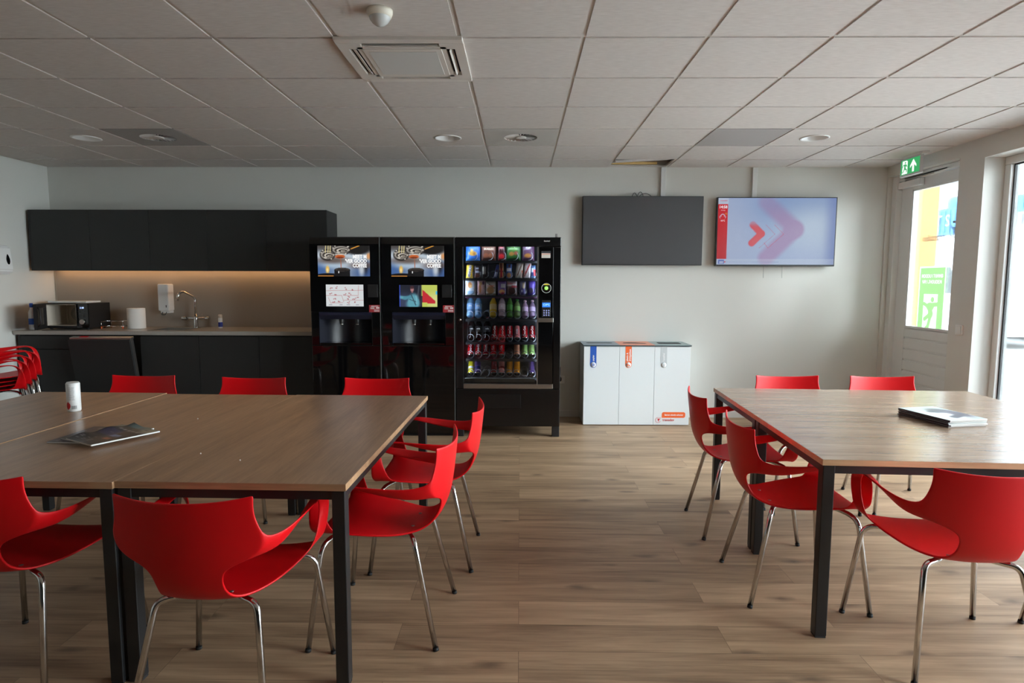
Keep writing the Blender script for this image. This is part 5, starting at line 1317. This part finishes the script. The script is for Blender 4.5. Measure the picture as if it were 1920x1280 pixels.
# ================================================================ SCREENS
def tv_pic(u, v):
    c = flat(u, (168, 186, 222)); c = mixc(c, (150, 176, 220), ell(u, v, .62, .95, .45, .4, .8)); c = mixc(c, (186, 204, 228), ell(u, v, .82, .55, .26, .3, .9)); c = mixc(c, (130, 150, 206), sm(.88, 1.0, u) * .8)
    c = mixc(c, (196, 206, 232), ell(u, v, .1, .5, .2, .6, .9) * .5)
    A = 1.775
    big = seg(u, v, .41, .94, .66, .53, .115, A, .55) + seg(u, v, .66, .53, .42, .10, .115, A, .4)
    c = mixc(c, (170, 140, 186), np.clip(big, 0, 1) * (.85 - .35 * sm(.6, 1, v)))
    sm_ = seg(u, v, .30, .60, .375, .465, .05, A, .25) + seg(u, v, .375, .465, .295, .325, .05, A, .2)
    c = mixc(c, (224, 78, 92), np.clip(sm_, 0, 1) * (1 - .6 * sm(.55, .64, v)))
    for (x, w_) in ((.49, .5), (.565, .9)): 
        c = mixc(c, (196, 110, 140), (seg(u, v, x - .08, .60, x, .46, .004, A) + seg(u, v, x, .46, x - .13, .25, .004, A)) * w_)
    c = mixc(c, (196, 110, 140), seg(u, v, .40, .33, .435, .25, .004, A)); 
    c = mixc(c, (214, 224, 240), rect(u, v, 0, .91, .085, 1) * .6 + rect(u, v, 0, 0, 1, .085) * .35)
    red = rect(u, v, 0, .085, .083, .905); c = c * (1 - red[..., None]) + (np.array((196, 34, 46)) / 255 * (1 - v[..., None]) + np.array((226, 24, 42)) / 255 * v[..., None]) * red[..., None]
    c = mixc(c, (214, 222, 240), seg(u, v, .024, .69, .06, .69, .012, A) * 0 + (ell(u, v, .04, .735, .018, .028, .1) + ell(u, v, .024, .715, .012, .02, .1) + ell(u, v, .056, .715, .012, .02, .1)) * (1 - np.clip(ell(u, v, .04, .732, .013, .021, .1) + ell(u, v, .024, .714, .008, .013, .1) + ell(u, v, .056, .714, .008, .013, .1) + rect(u, v, .02, .7, .06, .725), 0, 1)))
    c = mixc(c, (226, 120, 40), ell(u, v, .068, .765, .010, .016, .2))
    c = mixc(c, (92, 112, 190), rect(u, v, .014, .012, .064, .07)); c = mixc(c, (214, 222, 240), rect(u, v, .022, .02, .058, .05) * (np.sin(u * 500) > -.4)); c = mixc(c, (214, 60, 70), ell(u, v, .071, .04, .006, .012, .2))
    return c
def screen(x0, x1, z0, z1, lab, on):
    xc = (x0 + x1) / 2; t = thing('wall_screen', lab, 'television', (xc, 6.51, z0))
    MB().box(xc - .25, xc + .25, 6.516, YB, (z0 + z1) / 2 - .18, (z0 + z1) / 2 + .18).build('wall_bracket', M['black_metal'], t)
    MB().box(x0, x1, 6.478, 6.518, z0, z1, .003).build('housing', mat('screen_bezel', S(38, 42, 44), .4), t)
    if on:
        p = picture('display', t, x1 - x0 - .022, z1 - z0 - .026, tv_pic, 260, 148, (0, 6.477 - 6.51, (z1 - z0) / 2 + .004), m=attr_mat('lit_display', TVE, .2))
        wt_ = emit('display_white', (.9, .93, 1, 1), TVE * .9); bx = -(x1 - x0) / 2 + .011; bz = -(z1 - z0 - .026) / 2
        text('14:58', .040, wt_, p, (bx + .050, -.0012, bz + .583), bold=.0008, sx=.95)
        text('dinsdag', .014, emit('display_pale', (.85, .6, .65, 1), TVE * .7), p, (bx + .050, -.0012, bz + .552))
        text('16°C', .022, wt_, p, (bx + .050, -.0012, bz + .445))
        text('transdev', .021, emit('display_red', (.7, .03, .07, 1), TVE * .8), p, (bx + .056, -.0012, bz + .648))
        text('Transdev werkt aan schone, slimme en veilige mobiliteit voor iedereen in Nederland', .0145, emit('display_grey', (.28, .36, .58, 1), TVE * .8), p, (bx + .09, -.0012, bz + .026), align='LEFT', sx=1.1)
    else:
        MB().box(x0 + .009, x1 - .009, 6.476, 6.479, z0 + .012, z1 - .009).build('display', mat('switched_off_panel', S(66, 66, 68), .42, var=.01), t)
    return t
screen(.640, 1.878, 1.611, 2.314, 'black switched-off wall screen above the recycling station', False)
screen(2.017, 3.240, 1.604, 2.305, 'lit wall screen showing a red arrow on pale blue', True)
lp = MB(); zt = 2.30
for (xa, w_, h_) in ((1.175, .03, .05), (1.235, .035, .06), (1.285, .075, .045)):
    lp.tube([(xa - w_ + 2 * w_ * i / 12, 6.505 + .004 * i / 12, zt + h_ * math.sin(math.pi * i / 12) ** .8 + .0) for i in range(13)], .0032, 6)
tag(lp.build('screen_cable', M['rubber']), 'black cable loops sticking up behind the black screen', 'cable')
GD = 'white cable ducts above the screens'
for (x0, x1, lab) in ((1.448, 1.496, 'white cable duct running from the ceiling to the black screen'), (2.386, 2.434, 'white cable duct running from the ceiling down to lit screen')):
    tag(MB().box(x0, x1, 6.525, YB - .0005, 2.25, CZ - .001, .002).build('cable_duct', M['white_frame']), lab, 'cable duct', GD)
for (x, lab) in ((2.527, 'left of two thin pull cords hanging under the lit screen'), (2.719, 'right of two thin pull cords hanging under the lit screen')):
    tag(MB().tube([(x, 6.512, 1.62), (x + .002, 6.512, 1.484)], .0022, 6).build('pull_cord', mat('cord_grey', S(150, 154, 152), .6)), lab, 'cord', 'pull cords under the lit screen')
so_ = thing('wall_socket', 'white wall socket low on back wall beside the snack machine', 'wall socket', (.44, YB, .40))
MB().box(.40, .48, YB - .012, YB, .36, .44, .003).build('socket_plate', M['white_plastic'], so_)

# ================================================================ CEILING FITTINGS
ac = thing('air_conditioner', 'square ceiling cassette air conditioner with four louvred outlets', 'air conditioner', ((GX(-1) + GX(0)) / 2, (GY(0) + GY(1)) / 2, CZ))
ax, ay = (GX(-1) + GX(0)) / 2, (GY(0) + GY(1)) / 2; hs = .315
acm = mat('cassette_white', S(214, 208, 200), .45, var=.01); zA = CZ - .016
sl_c, sl_w, sl_l = .245, .022, .195           # slot centre offset, half width, half length
fr = MB()
def ring_boxes(mb, z0, z1):
    a, b_ = sl_c - sl_w, sl_c + sl_w
    mb.box(ax - hs, ax + hs, ay + b_, ay + hs, z0, z1, .003); mb.box(ax - hs, ax + hs, ay - hs, ay - b_, z0, z1, .003)
    mb.box(ax - hs, ax - b_, ay - b_, ay + b_, z0, z1); mb.box(ax + b_, ax + hs, ay - b_, ay + b_, z0, z1)
    for sx in (-1, 1):
        for sy in (-1, 1):
            xx = sorted((ax + sx * sl_l, ax + sx * b_)); yy = sorted((ay + sy * sl_l, ay + sy * b_)); mb.box(xx[0], xx[1], yy[0], yy[1], z0, z1)
    mb.box(ax - a, ax + a, ay - a, ay + a, z0, z1)
    for sx in (-1, 1):
        xx = sorted((ax + sx * a, ax + sx * sl_l)); 
ring_boxes(fr, zA, CZ + .003); fr.build('panel', acm, ac)
MB().box(ax - sl_c - sl_w - .001, ax + sl_c + sl_w + .001, ay - sl_c - sl_w - .001, ay + sl_c + sl_w + .001, CZ + .05, CZ + .055).build('duct_box', mat('duct_dark', S(52, 50, 50), .8), ac)
gr = MB()
gr.box(ax - .20, ax + .20, ay - .20, ay + .20, zA - .004, zA + .001, .002)
gr = gr.build('grille_frame', acm, ac)
MB().box(ax - .172, ax + .172, ay - .168, ay + .168, zA - .006, zA - .0035, .001).build('intake_panel', mat('intake_grey', S(206, 206, 203), .5, var=.01), gr)
for (x, y, lx_, ly_, ry, rx) in ((ax - sl_c, ay, .03, .37, 34, 0), (ax + sl_c, ay, .03, .37, -62, 0), (ax, ay - sl_c, .37, .03, 0, 68), (ax, ay + sl_c, .37, .03, 0, 12)):
    Mv = Matrix.Translation((x, y, zA + .008)) @ Euler((R(rx), R(ry), 0)).to_matrix().to_4x4()
    mb = MB(); mb.xbox(Mv, lx_, ly_, .003, .001); mb.build('louvre', acm, ac)
# swirl diffusers in grey metal panels
GS = 'swirl diffusers in the ceiling'
for (k, lab) in ((-5, 'grey ceiling panel with round swirl diffuser above the wall cabinets'), (0, 'ceiling panel with round swirl diffuser above the snack machine')):
    x, y = GX(k) + .3, GY(3) + .3
    t = thing('swirl_diffuser', lab, 'air diffuser', (x, y, CZ), 0, GS)
    N = 24; pl = MB()
    ri, ro = .045, .135
    # panel with a round hole, radial vanes across it
    ring = [(x + ro * math.cos(2 * math.pi * i / 48), y + ro * math.sin(2 * math.pi * i / 48)) for i in range(48)]; sq = []
    for i in range(48):
        c_, s_ = math.cos(2 * math.pi * i / 48), math.sin(2 * math.pi * i / 48); q = max(abs(c_), abs(s_)); sq.append((x + c_ / q * .294, y + s_ / q * .294))
    lo = [pl.bm.verts.new((p[0], p[1], CZ)) for p in ring]; hi = [pl.bm.verts.new((p[0], p[1], CZ)) for p in sq]; up = [pl.bm.verts.new((p[0], p[1], CZ + .012)) for p in sq]; up2 = [pl.bm.verts.new((p[0], p[1], CZ + .03)) for p in ring]
    for i in range(48):
        j = (i + 1) % 48
        pl.bm.faces.new((lo[i], lo[j], hi[j], hi[i])); pl.bm.faces.new((hi[i], hi[j], up[j], up[i])); pl.bm.faces.new((lo[i], up2[i], up2[j], lo[j]))
    pl.build('panel', M['panel_grey'] if k == -5 else mat('pale_metal_panel', S(186, 182, 176), .5), t)
    MB().lathe([(0, 0), (ro - .001, 0), (ro - .001, .003), (0, .003)], (x, y, CZ + .032), 40, cap=False).build('dark_throat', mat('throat_black', S(18, 18, 18), .9) if k == -5 else bpy.data.materials['throat_black'], t)
    vn_ = MB(); vn_.lathe([(0, -.004), (.03, -.004), (ri, 0), (ri, .01), (0, .01)], (x, y, CZ), 32, cap=False)
    for i in range(N):
        a = 2 * math.pi * i / N
        Mv = Matrix.Translation((x, y, CZ + .006)) @ Matrix.Rotation(a, 4, 'Z') @ Matrix.Translation(((ri + ro) / 2, 0, 0)) @ Matrix.Rotation(R(35), 4, 'X')
        v = []
        for (px, w_) in ((-(ro - ri) / 2 - .004, .0035), ((ro - ri) / 2, .0085)):
            for sy in (-1, 1): v.append(vn_.bm.verts.new(Mv @ Vector((px, sy * w_, 0))))
        v2 = [vn_.bm.verts.new(q.co + Vector((0, 0, .002))) for q in v]
        vn_.bm.faces.new((v[0], v[1], v[3], v[2])); vn_.bm.faces.new((v2[0], v2[2], v2[3], v2[1]))
        for (p, q) in ((0, 1), (1, 3), (3, 2), (2, 0)): vn_.bm.faces.new((v[p], v2[p], v2[q], v[q]))
    vn_.build('swirl_vanes', mat('vane_white', S(206, 202, 196), .5) if k == -5 else bpy.data.materials['vane_white'], t)
tag(MB().box(GX(3) + .006, GX(4) - .006, GY(3) + .006, GY(4) - .006, CZ - .0005, CZ + .012).build('metal_panel', M['panel_grey']), 'plain grey metal ceiling panel between the diffuser and right downlight', 'ceiling panel')
for (k, lab) in ((-6, 'round recessed downlight over the left end of the kitchen'), (-1, 'round recessed downlight above the coffee machines'), (4, 'round recessed downlight above the lit screen')):
    x, y = GX(k) + .3, GY(3) + .3
    t = thing('downlight', lab, 'downlight', (x, y, CZ), 0, 'recessed ceiling downlights')
    MB().lathe([(.098, .004), (.112, 0), (.113, -.004), (.104, -.006), (.094, .0), (.088, .05)], (x, y, CZ), 44, cap=False).build('trim_ring', M['white_plastic'], t)
    MB().lathe([(0, .05), (.0885, .05), (.0885, .056), (0, .056)], (x, y, CZ), 44, cap=False).build('diffuser', mat('opal_diffuser', S(216, 216, 214), .5, var=0) if k == -6 else bpy.data.materials['opal_diffuser'], t)
pd_ = thing('motion_detector', 'white domed motion detector on the ceiling in front of air conditioner', 'motion detector', (-.617, 2.824, CZ))
MB().lathe([(.0, -.0), (.056, 0), (.056, -.012), (.05, -.028), (.046, -.03)], (-.617, 2.824, CZ), 36, cap=False).build('housing', mat('warm_white_plastic', S(236, 230, 214), .4), pd_)
MB().lathe([(.046, -.03), (.044, -.038), (.034, -.052), (.018, -.064), (.0, -.068)], (-.617, 2.824, CZ), 36, cap=False).build('lens', mat('milky_lens', S(206, 208, 206), .25), pd_)
# exit sign, hanging from the ceiling parallel to the right wall
ex = thing('exit_sign', 'green running-man emergency exit sign hanging above the glazed door', 'exit sign', (3.60, 5.89, 2.425))
MB().box(3.592, 3.62, 5.738, 6.04, 2.425, 2.590, .004).build('frame', mat('sign_frame', S(206, 208, 208), .35), ex)
MB().box(3.590, 3.66, 5.72, 6.0, 2.590, CZ, .003).build('ceiling_mount', M['white_plastic'], ex)
gp_ = MB().box(3.5905, 3.593, 5.752, 6.026, 2.441, 2.576).build('green_panel', emit('sign_green_lit', (.03, .36, .11, 1), EXIT), ex)
wlit = emit('sign_white_lit', (.95, 1, .96, 1), EXIT)
xf = 3.5898; A_ = lambda mb, poly: mb.prism(poly, 'x', xf - .0006, xf + .001)
pw = MB(); A_(pw, [(6.008, 2.447), (5.925, 2.447), (5.925, 2.56), (5.945, 2.568), (6.0, 2.568), (6.0, 2.47)]); pw.build('doorway_symbol', wlit, gp_)
aw = MB(); A_(aw, [(5.84, 2.565), (5.885, 2.51), (5.885, 2.49), (5.853, 2.517), (5.853, 2.452), (5.827, 2.452), (5.827, 2.517), (5.795, 2.49), (5.795, 2.51)]); aw.build('arrow_symbol', wlit, gp_)
rm = MB(); xf = 3.5888
A_(rm, [(5.957 + .009 * math.cos(R(a)), 2.549 + .009 * math.sin(R(a))) for a in range(0, 360, 30)])
A_(rm, [(5.985, 2.532), (5.96, 2.537), (5.94, 2.532), (5.925, 2.512), (5.932, 2.508), (5.948, 2.522), (5.952, 2.50), (5.93, 2.486), (5.93, 2.458), (5.938, 2.458), (5.94, 2.48), (5.962, 2.488), (5.985, 2.46), (6.0, 2.46), (6.0, 2.467), (5.988, 2.468), (5.97, 2.50), (5.972, 2.524), (5.985, 2.524), (5.998, 2.508), (6.003, 2.512)])
rm.build('running_man_symbol', bpy.data.materials['sign_green_lit'], gp_)
